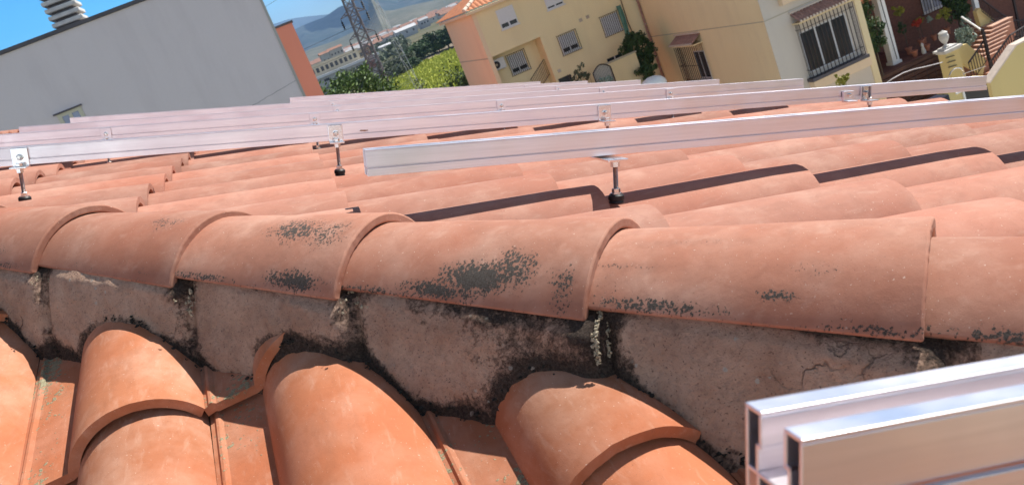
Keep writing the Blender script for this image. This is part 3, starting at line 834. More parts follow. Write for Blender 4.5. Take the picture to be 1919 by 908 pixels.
# ------------------------------------------------------------------ distant town
m_wht = plain('town_white', (.42,.40,.37), .85, 0, .1, .2)
m_cream = plain('town_cream', (.46,.40,.30), .85, 0, .1, .2)
m_gry = plain('town_grey', (.34,.34,.35), .85, 0, .1, .2)
m_redroof = plain('town_roof', (.26,.14,.10), .9, 0, .25, .5)
m_darkwin = plain('window_glass_dark', (.02,.025,.035), .15, 0, .2, 1, spec=.6)
m_whiteroof = plain('sheet_roof_white', (.55,.55,.56), .5, 0, .05, .2)
def house(name, px0, px1, pyt, Y, h, roofm, wallm, label, cat, nwin=5, rows=1, depth=9, rise=1.6, group=None, zt=None):
    pl, pr_ = at(px0, pyt, Y), at(px1, pyt-(px1-px0)*.40, Y)
    z1 = (pl.z+pr_.z)/2 if zt is None else zt
    x0, x1 = pl.x, pr_.x; z0 = zg(Y); h = z1-z0
    o = thing(name, ((x0+x1)/2, Y, z0), label, cat, group)
    mb = MB(); mb.box(x0, x1, Y, Y+depth, z0, z1); mb.build('wall', wallm, o)
    mb = MB(); ov = .5
    if rise > 0: mb.prism([(x0-ov, Y-ov, z1+.01), (x0-ov, Y+depth+ov, z1+.01), (x0-ov, Y+depth/2, z1+rise)], (x1-x0+2*ov, 0, 0))
    else: mb.box(x0-ov, x1+ov, Y-ov, Y+depth+ov, z1+.01, z1+.5)
    mb.build('roof', roofm, o)
    for r_ in range(rows):
        for i in range(nwin):
            cx_ = x0+(x1-x0)*(i+.5)/nwin; ww = min(1.5, (x1-x0)/nwin*.45); zc = z1-h*(r_+.5)/rows if rows > 1 else z1-h*.38
            mb = MB(); mb.box(cx_-ww/2, cx_+ww/2, Y-.06, Y-.01, zc-ww*.62, zc+ww*.62); mb.build('window', m_darkwin, o)
    return o
# long hall: upper storey with windows, white roof edge, lower wall
pl, pr_ = at(586,128,330), at(668,91,330)
x0, x1, zt = pl.x, pr_.x, (pl.z+pr_.z)/2
o = thing('long_hall', ((x0+x1)/2, 330, GZ), 'long cream hall with a row of small windows above a white roof edge', 'hall')
mb = MB(); mb.box(x0-14, x1, 330, 342, GZ, zt); mb.build('upper_wall', m_cream, o)
mb = MB(); mb.box(x0-14, x1+6, 322, 329.9, zt-4.6, zt-3.7); mb.build('roof_edge', m_whiteroof, o)
mb = MB(); mb.box(x0-14, x1+5, 323, 329.9, GZ, zt-4.65); mb.build('lower_wall', m_gry, o)
mb = MB(); mb.box(x0-14.4, x1+.4, 329.7, 342.3, zt+.01, zt+.5); mb.build('parapet', m_cream, o)
for i in range(12):
    xx = x1-1.2-(x1-x0)/9.6*(i+.2)
    mb = MB(); mb.box(xx-.55, xx+.55, 329.9, 329.97, zt-2.6, zt-.9); mb.build('window', m_darkwin, o)
for i in range(4):
    xx = x1-2.5-i*6.2; mb = MB(); mb.box(xx-1.0, xx+1.0, 322.9, 322.97, zt-6.3, zt-5.4); mb.build('window', m_darkwin, o)
house('town_block', 668, 690, 96, 335, 9, m_gry, m_cream, 'cream tower block joined to the right end of the long hall', 'building', 2, 3, 9, 0)
house('town_block', 616, 640, 96, 460, 11, m_redroof, m_wht, 'white flats with dark balconies behind the long hall', 'building', 4, 3, 10, 1.2)
house('town_block', 600, 615, 104, 450, 8, m_redroof, m_wht, 'small white flats left of the ones with dark balconies', 'building', 2, 2, 10, 1.2)
house('barn', 742, 779, 62, 720, 3.2, m_whiteroof, m_gry, 'low barn with a pale sheet roof, below the red roofed terraces', 'barn', 3, 1, 14, 2.2)
house('barn', 786, 802, 40, 800, 3.6, m_gry, m_gry, 'grey building beside the grey barn roof near the orange eave', 'barn', 3, 1, 12, 2.0)
house('barn', 712, 732, 90, 520, 2.6, m_whiteroof, m_wht, 'small white shed at the edge of the green crop', 'shed', 2, 1, 8, 1.0)
# town houses scattered over the plain
rnd = random.Random(17)
bins = [(612,'beside the salmon wall'),(640,'left of the dark pylon'),(668,'just left of the dark pylon'),(700,'behind the dark pylon'),(735,'right of the dark pylon'),(770,'above the pale barn roof'),(806,'above the white barn'),(900,'beside the orange eave')]
for row, (Y, n, rn) in enumerate([(820,14,'nearest'),(1020,17,'second'),(1250,19,'third'),(1480,20,'farthest')]):
    for i in range(n):
        px = 575+(850-575)*(i+rnd.uniform(.1,.9))/n
        hor = 164.2-.4064*(px-501.9)
        yy = Y+rnd.uniform(-90,90); hgt = rnd.uniform(4, 7); zb_ = zg(yy)-.3; zt = zb_+hgt
        pw = rnd.uniform(8, 15)/yy*1630/.9
        p0, p1 = at(px, hor, yy), at(px+pw, hor-.4*pw, yy)
        wi = rnd.choice([0,0,1]); ri = rnd.random() < .75
        pos = [b for a_, b in bins if px < a_][0]
        o = thing('town_house', ((p0.x+p1.x)/2, yy, zb_), ('narrow','middling','wide')[min(2, int((pw*yy*.9/1630-8)/2.4))]+(' low ',' tall ')[hgt > 5.5]+('white','cream')[wi]+' house, '+('grey','reddish')[ri]+' roof, '+rn+' far row, '+pos, 'house', 'distant town houses')
        mb = MB(); mb.box(p0.x, p1.x, yy, yy+12, zb_, zt); mb.build('wall', (m_wht, m_cream)[wi], o)
        mb = MB(); mb.prism([(p0.x-.5, yy-.5, zt+.02), (p0.x-.5, yy+12.5, zt+.02), (p0.x-.5, yy+6, zt+2.4)], (p1.x-p0.x+1, 0, 0)); mb.build('roof', m_redroof if ri else m_gry, o)
        mb = MB(); nw = max(1, int((p1.x-p0.x)/4))
        for q in range(nw):
            cx_ = p0.x+(p1.x-p0.x)*(q+.5)/nw; mb.box(cx_-.7, cx_+.7, yy-.08, yy-.02, zt-2.8, zt-1.2)
        mb.build('windows', m_darkwin, o)

tw = {}
for o in bpy.data.objects:
    if o.get('group') == 'distant town houses': tw.setdefault(o['label'], []).append(o)
for lb_, os_ in tw.items():
    if len(os_) == 2:
        os_.sort(key=lambda o: o.location.x/o.location.y)
        os_[0]['label'] = 'left-hand '+lb_; os_[1]['label'] = 'right-hand '+lb_
# ------------------------------------------------------------------ lattice pylons
m_galv = plain('galvanised', (.20,.17,.17), .55, .6, .2, 3)
m_rust = plain('painted_steel', (.30,.13,.12), .7, .2, .2, 3)
m_galv2 = plain('galvanised_pale', (.34,.33,.35), .5, .5, .2, 3)
m_conc = plain('concrete_post', (.42,.41,.42), .9, 0, .1, 1)
def pylon(base, top, wb, wt, name, label, mat, nseg, th, arms, kinkz=None, wk=None):
    x, y = base; o = thing('pylon', (x, y, GZ), label, 'pylon')
    mb = MB()
    def wd(z):
        if kinkz is not None:
            if z < kinkz: return wb+(wk-wb)*(z-GZ)/(kinkz-GZ)
            return wk+(wt-wk)*(z-kinkz)/(top-kinkz)
        return wb+(wt-wb)*(z-GZ)/(top-GZ)
    zs = [GZ+(top-GZ)*(1-(1-i/nseg)**1.25) for i in range(nseg+1)]
    cr4 = [(-1,-1),(1,-1),(1,1),(-1,1)]
    def P(z, c): return Vector((x+c[0]*wd(z)/2, y+c[1]*wd(z)/2, z))
    for c in cr4:
        mb = MB()
        for a, b in zip(zs[:-1], zs[1:]): mb.bar(P(a,c), P(b,c), th*1.6, th*1.6)
        mb.build('leg', mat, o)
    mb = MB()
    for i, (a, b) in enumerate(zip(zs[:-1], zs[1:])):
        for k in range(4):
            c, d = cr4[k], cr4[(k+1) % 4]
            mb.bar(P(a,c), P(b,d), th, th); mb.bar(P(a,d), P(b,c), th, th)
            mb.bar(P(b,c), P(b,d), th, th)
    mb.build('bracing', mat, o)
    for (z, L, side) in arms:
        hw = wd(z)/2
        for s in side:
            mb = MB()
            tip = Vector((x+s*(hw+L), y, z-.1))
            for yy in (-1, 1):
                mb.bar((x+s*hw, y+yy*hw, z), tip, th*1.2, th*1.2); mb.bar((x+s*hw, y+yy*hw, z+L*.45), tip, th, th)
                mb.bar((x+s*hw, y+yy*hw, z), Vector((x+s*hw, y+yy*hw, z+L*.45)).lerp(tip, .5), th*.8, th*.8)
            mb.build('crossarm', mat, o)
        for s in side:
            mb = MB(); mb.lathe((x+s*(hw+L), y, z-1.15), [(.03,0),(.12,.05),(.05,.15),(.12,.25),(.05,.35),(.12,.45),(.05,.55),(.12,.65),(.04,.8),(.02,1.05)], 8); mb.build('insulator', m_rubber, o)
    return o
pz = 88
p0 = at(716,155,pz); pt = at(648,0,pz)
pylon((p0.x+.02, pz), 16, 1.5, .45, 'pylon', 'dark lattice pylon rising behind the rails, nearest and thickest of the two', m_galv, 36, .055,
      [(at(690,60,pz).z, .85, (-1,1)), (at(668,42,pz).z+.9, .85, (-1,1)), (at(655,14,pz).z+.5, .8, (1,)), (9.0,.9,(-1,1)), (12,.8,(-1,1))])
mb = MB(); mb.box(p0.x-.35, p0.x+.30, pz+1.8, pz+2.3, GZ, at(700,112,pz).z); o = mb.build('concrete_post', m_conc); tag(o, 'pale square concrete post standing inside the foot of the dark pylon', 'post')
mb = MB(); zz = at(695,95,pz).z
o = thing('steel_frame', (p0.x-.1, pz+1.9, GZ), 'reddish steel switch frame on top of the concrete post behind the pylon', 'frame')
for i in range(7): mb.bar((p0.x-.5+.14*i, pz+1.7, zz-1.6), (p0.x-.35+.12*i, pz+1.7, zz+.9), .05, .05)
for i in range(6): mb.bar((p0.x-.55, pz+1.65, zz-1.5+.42*i), (p0.x+.45, pz+1.65, zz-1.35+.42*i), .05, .05)
mb.build('bars', m_rust, o)
p1 = at(716,85,150)
pylon((p1.x-.4, 150), 32, 7.0, 1.0, 'pylon', 'pale slender lattice pylon farther off to the right of the dark one', m_galv2, 12, .035, [(12,2.5,(-1,1)),(18,2.5,(-1,1)),(24,2.5,(-1,1))])
# power lines
m_wire = plain('wire', (.16,.16,.17), .5, .5, .05)
def wire(a, b, sag, r, label):
    pts = []
    for i in range(25):
        t = i/24; q = Vector(a).lerp(Vector(b), t); q.z -= sag*4*t*(1-t); pts.append(q)
    mb = MB(); mb.path(pts, r, 5); return tag(mb.build('power_line', m_wire), label, 'cable', 'power lines at the pylon')
for i, (z, sx) in enumerate([(at(690,60,pz).z-1.2, -1.4), (at(668,42,pz).z-.2, 1.4), (9.0-1.1, -1.3), (12-1.1, 1.1)]):
    wire((p0.x+sx, pz, z), (-140+i*8, 320, 26+i*2), 7, .018, ['lowest power line off the left crossarm','power line off the right crossarm','upper power line off the left side','topmost power line of the dark pylon'][i])

# ------------------------------------------------------------------ building at left
m_grey = stucco('render_lilac_grey', (.72,.635,.63), (.58,.50,.50), .5)
m_salmon = stucco('render_salmon', (.72,.27,.19), (.62,.24,.17), .25)
m_coping = plain('dark_coping', (.10,.09,.10), .7, 0, .2)
m_frame = plain('window_frame', (.60,.55,.42), .5, 0, .08)
m_bluegl = plain('blue_glass', (.16,.20,.32), .12, 0, .25, 1.5, spec=.6)
YL = 30.0
zL = at(120,57,YL).z; xr_top = at(490,0,YL).x; xr = (xr_top+at(567,172,YL).x)/2
zt = at(0,100,YL).z
o = thing('grey_building', (xr-10, YL, GZ), 'tall blank lilac grey gable wall of the neighbouring building, dark roof edge and small window', 'building')
mb = MB(); mb.box(xr-30, xr, YL, YL+14, GZ, zt-.06); mb.build('wall', m_grey, o)
mb = MB(); mb.box(xr-30.1, xr+.06, YL-.08, YL+14.1, zt-.055, zt+.06); mb.build('coping', m_coping, o)
mb = MB(); mb.box(xr-.05, xr+.035, YL-.03, YL+14, GZ, zt-.06); mb.build('corner_bead', m_wht, o)
mb = MB(); q0, q1 = at(470,200,YL), at(556,150,YL)
pts_ = [Vector((q0.x+(q1.x-q0.x)*i/14, YL-.004, q0.z+(q1.z-q0.z)*i/14+.03*noise.noise(Vector((i*.7, 0, 0))))) for i in range(15)]
mb.path(pts_, .006, 4); mb.build('hairline_crack', m_coping, o)
a, b = at(106,216,YL), at(151,199,YL)
wz = (at(106,216,YL).z+at(150,199,YL).z)/2
fr = MB(); X0, X1 = a.x, b.x; W_ = X1-X0
for q in [(X0, X0+.12, wz-.85, wz-.10),(X1-.12, X1, wz-.85, wz-.10),(X0, X1, wz-.10, wz),(X0+W_/2-.05, X0+W_/2+.05, wz-.85, wz-.10),(X0, X1, wz-.95, wz-.85)]:
    fr.box(q[0], q[1], YL-.03, YL+.02, q[2], q[3])
wo = fr.build('window', m_frame, o)
mb = MB(); mb.box(X0+.12, X1-.12, YL-.012, YL-.006, wz-.85, wz-.10); mb.build('pane', m_bluegl, wo)
mb = MB(); mb.box(X0-.08, X1+.05, YL-.10, YL-.002, wz+.005, wz+.05); mb.build('lintel', m_coping, wo)
# chimney of stacked slabs
m_cslab = plain('chimney_slab', (.55,.53,.50), .9, 0, .15, 4, .4, 20)
p = at(131,40,YL+2.2)
ch = thing('slatted_chimney', (p.x, YL+2.2, zt), 'white chimney of stacked concrete slabs on the grey building roof', 'chimney')
mb = MB(); mb.box(p.x-.34, p.x+.34, YL+1.95, YL+2.6, zt+.03, zt+1.55); mb.build('flue', m_coping, ch)
for i in range(6):
    z = zt+.12+i*.235; mb = MB(); mb.box(p.x-.50, p.x+.50, YL+1.75, YL+2.8, z, z+.135); mb.build('slab', m_cslab, ch, bevel=.03)
# salmon block beyond
YS = 40.0
sx1 = at(546,41,YS).x; sz = (at(546,41,YS).z+at(514,52,YS).z)/2
o = thing('salmon_building', (sx1-8, YS, GZ), 'salmon painted wall showing as a strip beyond the grey gable', 'building')
mb = MB(); mb.box(sx1-14, sx1, YS, YS+10, GZ, sz-.05); mb.build('wall', m_salmon, o)
mb = MB(); mb.box(sx1-14.1, sx1+.06, YS-.06, YS+10.1, sz-.045, sz+.04); mb.build('coping', m_coping, o)

# ------------------------------------------------------------------ yellow houses
m_yel = stucco('render_yellow', (.78,.62,.37), (.44,.36,.25), .4)
m_yel2 = stucco('render_yellow_pale', (.82,.68,.42), (.66,.53,.34), .4)
m_org = stucco('render_peach', (.82,.63,.43), (.66,.48,.34), .35)
m_greybe = stucco('render_grey_beige', (.62,.56,.49), (.50,.45,.40), .3)
m_shut = plain('roller_shutter', (.66,.66,.68), .5, 0, .04, 3)
m_iron = plain('wrought_iron', (.035,.025,.028), .6, .3, .2)
m_rooft = plain('roof_tile_orange', (.50,.20,.10), .85, 0, .25, 3, .3, 20)
m_rooft2 = plain('hood_tile', (.34,.19,.15), .85, 0, .3, 6)
m_tileend = plain('tile_end_white', (.66,.55,.46), .85, 0, .1, 6)
Y2, YC, XC = 47.22, 35.1, 20.75
def TY(Y): return lambda p: Vector((p.x, Y+p.y, p.z))              # wall facing the camera side (-Y)
def TX(X): return lambda p: Vector((X+p.y, p.x, p.z))              # wall facing -X: u runs along Y
def window(par, T, u0, u1, z0, z1, shutter=.0, bars=0, prot=.12, mull=1, frame=m_shut, glass=m_darkwin, rails_=3, curl=True, sill=True):
    w_ = MB(T); t = .06
    w_.box(u0, u0+t, -.03, .02, z0, z1); w_.box(u1-t, u1, -.03, .02, z0, z1); w_.box(u0+t, u1-t, -.03, .02, z1-t, z1); w_.box(u0+t, u1-t, -.03, .02, z0, z0+t)
    for k in range(mull):
        c = u0+(u1-u0)*(k+1)/(mull+1); w_.box(c-.04, c+.04, -.028, .02, z0+t, z1-t)
    wo = w_.build('window', frame, par)
    g = MB(T); g.box(u0+t, u1-t, -.012, -.004, z0+t, z1-t); g.build('pane', glass, wo)
    if shutter > 0:
        sh = MB(T); zb = z1-(z1-z0)*shutter; n = max(2, int((z1-zb)/.055))
        for i in range(n):
            a = zb+(z1-zb)*i/n; b_ = zb+(z1-zb)*(i+1)/n
            sh.box(u0+.03, u1-.03, -.050, -.032, a, b_-.012); sh.box(u0+.03, u1-.03, -.044, -.034, b_-.012, b_)
        sh.build('shutter', m_shut, wo)
    if sill:
        s = MB(T); s.box(u0-.06, u1+.06, -.10, -.002, z0-.07, z0-.005); s.build('sill', m_shut, wo)
    if bars:
        gr = MB(T); d = -prot
        a0, a1, b0, b1 = u0-.07, u1+.07, z0-.10, z1+.08
        for i in range(bars):
            u = a0+(a1-a0)*i/(bars-1); gr.tube((u, d, b0), (u, d, b1), .016, 5)
        for k in range(rails_):
            z = b0+(b1-b0)*k/(rails_-1); gr.bar((a0-.02, d, z), (a1+.02, d, z), .03, .018)
            for u in (a0, a1): gr.bar((u, d, z), (u, 0, z), .02, .02)
        gr.build('grille', m_iron, par)
    return wo
def rc(Y, tl, br, tr=None, bl=None):
    a, b = at(*tl, Y), at(*br, Y); return a.x, b.x, b.z, a.z
k = 1.35
zE = -.27*k
yh = thing('yellow_house', (15, Y2, GZ), 'yellow house with barred windows, a recessed porch with air conditioner and orange tiled roof', 'house')
zR = -2.20*k            # soffit of the recess
xL = xs = 8.47*k; xr0, xr1 = 8.47*k+.22, 10.82*k
DY = atX(833,42,xL).y-Y2
mb = MB(); mb.box(xL-.02, xr0, Y2+.001, Y2+DY, GZ, zE); mb.build('side_wall', m_org, yh)
mb = MB(); mb.box(xL-.035, xL-.021, Y2+.02, Y2+DY, zR-.03, zR+.03); mb.build('joint_line', m_cream, yh)
mb = MB()
mb.box(xr0+.001, XC-.01, Y2, Y2+DY, zR, zE)            # upper floor
mb.box(xr1, XC-.01, Y2, Y2+DY, GZ, zR-.001)           # right part of ground floor
mb.box(xr0+.001, xr1-.001, Y2+1.2, Y2+DY, GZ, zR-.001)          # back of the recess
mb.build('wall', m_yel2, yh)
def corr_roof(par, name, x0, x1, y0, z0, run, rise, mat, pitch=.26, nrow=6, T=None, clip=None):
    mb = MB(T); n = max(2, int(abs(x1-x0)/pitch)*6)
    def fn(u, v):
        x = x0+(x1-x0)*u; vv = v*nrow; st = (vv % 1)*.0
        return (x, y0+run*v, z0+rise*v+.055*abs(math.sin(u*n/6*math.pi))-.02*(vv % 1))
    mb.grid(fn, n, nrow*2)
    return mb.build(name, mat, par, smooth=True, fix=False, clip=clip)
hw_ = DY/2+.45
corr_roof(yh, 'roof', xL-.40, XC, Y2-.45, zE+.10, hw_, hw_*.40, m_rooft, clip=[((xL-.45, Y2-.45, 0), (-.7071, .7071, 0))])
corr_roof(yh, 'roof', Y2-.45, Y2+DY+.45, xL-.45, zE+.10, hw_, hw_*.40, m_rooft, T=lambda p: Vector((p.y, p.x, p.z)), clip=[((xL-.45, Y2-.45, 0), (.7071, -.7071, 0)), ((xL-.45, Y2+DY+.45, 0), (.7071, .7071, 0))])
mb = MB(); mb.box(xL-.38, XC-.02, Y2-.38, Y2-.001, zE-.10, zE+.04); mb.box(xL-.38, xL-.022, Y2, Y2+DY, zE-.10, zE+.04); mb.build('eave', m_org, yh)
for i in range(9):
    c = Vector((xL-.42+.30*i, Y2-.42+.30*i, zE+.20+.30*i*.40)); mb = MB(); mb.tube(c, c+Vector((.24,.24,.11)), .12, 10, .10); mb.build('hip_tile', m_tileend, yh, smooth=True)
T = TY(Y2)
window(yh, T, 9.43*k, 10.19*k, -1.36*k, -.58*k, shutter=.74)
window(yh, T, 11.52*k, 12.28*k, -1.34*k, -.56*k, shutter=.86)
window(yh, T, 13.5*k, 14.3*k, -1.34*k, -.56*k, shutter=.9)
window(yh, T, 11.52*k, 12.28*k, -3.22*k, -2.50*k, shutter=.72, bars=11, rails_=2)
window(yh, T, 13.54*k, 14.31*k, -3.20*k, -2.47*k, shutter=.97, bars=11, rails_=2)
q0, q1 = at(948,109,Y2+1.2), at(992,127,Y2+1.2)
zg1 = at(962,100,Y2+1.2).z; zg0 = at(978,136,Y2+1.2).z
window(yh, TY(Y2+1.2), q0.x+.05, q1.x-.02, zg0+.1, zg1-.05, shutter=.74, bars=11, rails_=2)
mb = MB(); q = at(1150,106,Y2); mb.box(13.22*k, 13.92*k, Y2-.02, Y2-.005, -4.50*k, -4.12*k); 
wv_ = mb.build('window', m_darkwin, yh)
mb = MB(); mb.box(13.55*k, 13.60*k, Y2-.035, Y2-.022, -4.5*k, -4.12*k); mb.build('mullion', m_shut, wv_)
mb = MB(); mb.box(10.92*k, 11.5*k, Y2-.02, Y2-.005, GZ+2.6, -4.08*k); mb.build('doorway', m_darkwin, yh)
for px, py in [(1088,38),(1101,32),(1048,133)]:
    q = at(px, py, Y2); mb = MB(); mb.box(q.x-.09, q.x+.09, Y2-.03, Y2-.003, q.z-.09, q.z+.09); mb.build('wall_vent', m_zinc, yh)
# air conditioner on the recess wall
q = at(931,121,Y2+1.2)
ac = thing('air_conditioner', (q.x, Y2+1.1, q.z-.3), 'white air conditioner unit hung on the recessed porch wall', 'air conditioner')
T = TY(Y2+1.19)
mb = MB(T); mb.box(q.x-.42, q.x+.42, -.38, -.06, q.z-.30, q.z+.30); mb.build('casing', m_shut, ac, bevel=.02)
mb = MB(T); mb.lathe((q.x-.12, -.381, q.z), [(.21,0),(.21,.012),(.18,.014),(.18,.004)], 22, axis=(0,-1,0)); mb.build('fan_grille', m_iron, ac)
mb = MB(T); mb.lathe((q.x-.12, -.392, q.z), [(.07,0),(.07,.012)], 14, axis=(0,-1,0)); mb.build('fan_hub', m_cream, ac)
mb = MB(T); mb.box(q.x-.30, q.x-.26, -.36, 0, q.z-.36, q.z-.31); mb.box(q.x+.26, q.x+.30, -.36, 0, q.z-.36, q.z-.31); mb.build('bracket', m_zinc, ac)
# outside stair railing in the recess
st = thing('stair_railing', (14, Y2, GZ), 'sloping black stair railing at the right side of the recessed porch', 'railing')
mb = MB(); A, B = at(1019,111,Y2+.5), at(994,150,Y2+.5)
for i in range(13):
    c = A.lerp(B, i/12); mb.tube((c.x, c.y, c.z-.9), c, .013, 5)
mb.build('balusters', m_iron, st)
mb = MB(); mb.bar(A, B, .05, .03); mb.build('handrail', m_iron, st)
mb = MB(); mb.bar(A-Vector((0,0,.9)), B-Vector((0,0,.9)), .05, .03); mb.build('bottom_rail', m_iron, st)
# small patio walls in front of the yellow house
q = at(1145,118,Y2-3)
pw = thing('patio_wall', (q.x, Y2-3, GZ), 'low yellow patio wall with a pale coping under the dark small window', 'wall')
mb = MB(); mb.box(at(1122,121,Y2-3).x, at(1190,96,Y2-3).x, Y2-3, Y2-2.75, GZ, q.z); mb.build('wall', m_yel, pw)
mb = MB(); mb.box(at(1122,121,Y2-3).x-.05, at(1190,96,Y2-3).x+.05, Y2-3.06, Y2-2.7, q.z+.003, q.z+.07); mb.build('coping', m_cream, pw)
q = at(1126,142,Y2-5)
aw = thing('arched_gate', (q.x, Y2-5, GZ), 'small arched iron gate with a dark plant behind, at the patio wall', 'gate')
mb = MB(); x0, x1 = at(1112,140,Y2-5).x, at(1145,128,Y2-5).x; zb_, z_t = q.z-1.0, q.z+.25
arc = [(x0, zb_)]+[(x0+(x1-x0)*i/12, z_t+.28*math.sin(math.pi*i/12)) for i in range(13)]+[(x1, zb_)]
mb.path([Vector((a_, Y2-5, b_)) for a_, b_ in arc], .03, 6)
for i in range(1, 12): mb.tube((x0+(x1-x0)*i/12, Y2-5, zb_), (x0+(x1-x0)*i/12, Y2-5, z_t+.28*math.sin(math.pi*i/12)), .01, 5)
mb.build('iron_frame', m_iron, aw)
mb = MB(); mb.prism([(a_, Y2-4.93, b_) for a_, b_ in arc], (0,.03,0)); mb.build('panel', m_greybe, aw)
pl_ = at(1130,146,Y2-5.3); plant('shrub', (pl_.x, Y2-5.4, pl_.z-1.2), .5,.3,.3,1.0, m_leaf_w, 'small grey green shrub in front of the arched gate', 'shrub', None, 8, 30, .08, 88, .03)
pl_ = at(1077,136,Y2-3.5); plant('shrub', (pl_.x, Y2-3.5, GZ), .7,.4,.8,pl_.z-GZ, m_leaf_o, 'thin straggly shrub rising beside the dark doorway of the yellow house', 'shrub', None, 10, 26, .09, 89, .04)
pl_ = at(1098,146,Y2-4); plant('shrub', (pl_.x, Y2-4, GZ), .5,.3,.3,pl_.z-GZ, m_leaf_o, 'low sprig just left of the arched gate', 'shrub', None, 6, 20, .09, 90, .03)
# white dome (parasol) on the street
q = at(1222,150,38)
wd = thing('white_parasol', (q.x, 38, GZ), 'white closed cloth dome showing above the rails by the drainpipe', 'parasol')
mb = MB(); mb.lathe((q.x, 38, q.z-.30), [(.62,0),(.60,.18),(.46,.34),(.24,.44),(.03,.47)], 20); mb.build('canopy', m_white, wd, smooth=True)
mb = MB(); mb.tube((q.x, 38, GZ), (q.x, 38, q.z-.5), .03, 8); mb.build('pole', m_shut, wd)
# green cloth and cable between the houses
m_green = plain('green_cloth', (.10,.22,.17), .9, 0, .3, 2)
q = at(1176,62,Y2-.25)
mb = MB(); 
def clf(u, v): return (q.x-.14+.28*u*(1-.3*v)+.05*math.sin(v*6), Y2-.25+.04*math.sin(u*9+v*5), q.z+1.6-3.0*v)
mb.grid(clf, 8, 18); tag(mb.build('green_cloth', m_green, smooth=True), 'narrow faded green cloth hanging beside the black cable', 'cloth')
mb = MB(); pts = [at(1160,-10,Y2-.15), at(1176,40,Y2-.15), at(1190,72,Y2-.15), at(1198,72,Y2-1.5), at(1211,64,YC+9)]
mb.path(pts, .025, 6); tag(mb.build('black_cable', m_iron), 'black cable sagging from the yellow house to the drainpipe', 'cable')
# climbing shrub in the corner
pl_ = at(1203,98,Y2-2.2); plant('shrub', (pl_.x-.2, Y2-2.2, GZ), 1.15,.8,1.35,pl_.z-GZ, m_leaf_d, 'big dark shrub in the corner where the two yellow houses meet', 'shrub', None, 55, 70, .10, 91, .07)
pl_ = at(1216,130,Y2-3.2); plant('shrub', (pl_.x-.2, Y2-3.4, GZ), .7,.5,.7,pl_.z-GZ, m_leaf_d, 'smaller dark shrub under the big one in the house corner', 'shrub', None, 24, 50, .10, 92, .05)

# second yellow house: wall facing -X, and grey front with the big barred window
y2 = thing('corner_house', (XC+3, YC, GZ), 'corner house with blank yellow side, grey beige front and two hooded barred windows', 'house')
XE = 18.72*k
mb = MB(); mb.box(XC, XE, YC+.02, YC+14, GZ, 4.5); 
mb.build('side_wall', m_yel2, y2)
mb = MB(); mb.box(XC+.002, XE, YC, YC+.018, GZ, 4.5); mb.build('front_wall', m_greybe, y2)
zb = -3.97*k
mb = MB(); mb.box(XC-.012, XC-.001, YC+.05, YC+12.1, zb-.02, zb+.02); mb.box(XC-.012, XE, YC-.012, YC-.001, zb-.02, zb+.02); mb.build('joint_line', m_cream, y2)
mb = MB(); mb.box(16.05*k, XE+.2, YC-.32, YC-.001, -3.70*k, 3.0); mb.build('upper_bay', m_org, y2)
# pipe at the corner between the houses
pp = thing('drainpipe', (XC-.1, Y2-.25, GZ), 'brown drainpipe running down the corner between the two yellow houses', 'pipe')
mb = MB(); mb.tube((XC-.09, Y2-.20, GZ), (XC-.09, Y2-.20, 4), .065, 10); mb.build('pipe', m_rooft2, pp, smooth=True)
mb = MB()
for z in (-2.2, -4.6, -6.6): mb.lathe((XC-.09, Y2-.20, z), [(.08,0),(.08,.06)], 10)
mb.box(XC-.09, XC-.001, Y2-.22, Y2-.18, -4.6, -4.55); mb.build('clips', m_zinc, pp)
def hood(par, T, u0, u1, z0, z1, out, name='hood'):
    mb = MB(T); n = max(3, int(abs(u1-u0)/.17)); 
    def fn(u, v): return (u0+(u1-u0)*u, -out*v, z1+(z0-z1)*v+.05*abs(math.sin(u*n*math.pi)))
    mb.grid(fn, n*6, 4); h_ = mb.build(name, m_rooft2, par, smooth=True, fix=False)
    for i in range(n):
        mb = MB(T); u = u0+(u1-u0)*(i+.5)/n; mb.tube((u, -out-.012, z0+.018), (u, -out+.03, z0+.02), .055, 8); mb.build('tile_end', m_tileend, h_)
    mb = MB(T); mb.box(min(u0,u1)-.02, max(u0,u1)+.02, -out+.06, -.002, z0-.10, z0-.035); mb.build('hood_board', m_yel, h_)
    mb = MB(T); mb.box(min(u0,u1)-.04, max(u0,u1)+.04, -.12, -.002, z1+.06, z1+.12); mb.build('hood_ridge', m_tileend, h_)
# narrow window on the side wall
T = TX(XC)
u0, u1 = 30.62*k, 32.45*k
hood(y2, T, u0-.1, u1+.15, -4.36*k, -4.10*k, .62)
window(y2, T, u0+.05, u0+.05+1.15, -5.85*k, -4.75*k, mull=1, sill=True)
gr = MB(T)
for i in range(13):
    u = u0+(u1-u0)*i/12; gr.tube((u, -.40, -5.95*k), (u, -.40, -4.38*k), .020, 5)
for z in (-5.95*k, -5.9*k+.9, -5.93*k+.05): gr.bar((u0, -.40, z), (u1, -.40, z), .03, .02); gr.bar((u0,-.40,z),(u0,0,z),.02,.02); gr.bar((u1,-.40,z),(u1,0,z),.02,.02)
for i in range(4):
    for u in (u0, u1): gr.tube((u, -.08-.08*i, -5.95*k), (u, -.08-.08*i, -4.38*k), .012, 5)
gr.build('grille', m_iron, y2)
mb = MB(T); mb.box(u0-.05, u1+.05, -.45, -.002, -5.95*k-.12, -5.95*k-.02); mb.build('window_shelf', m_coping, y2)
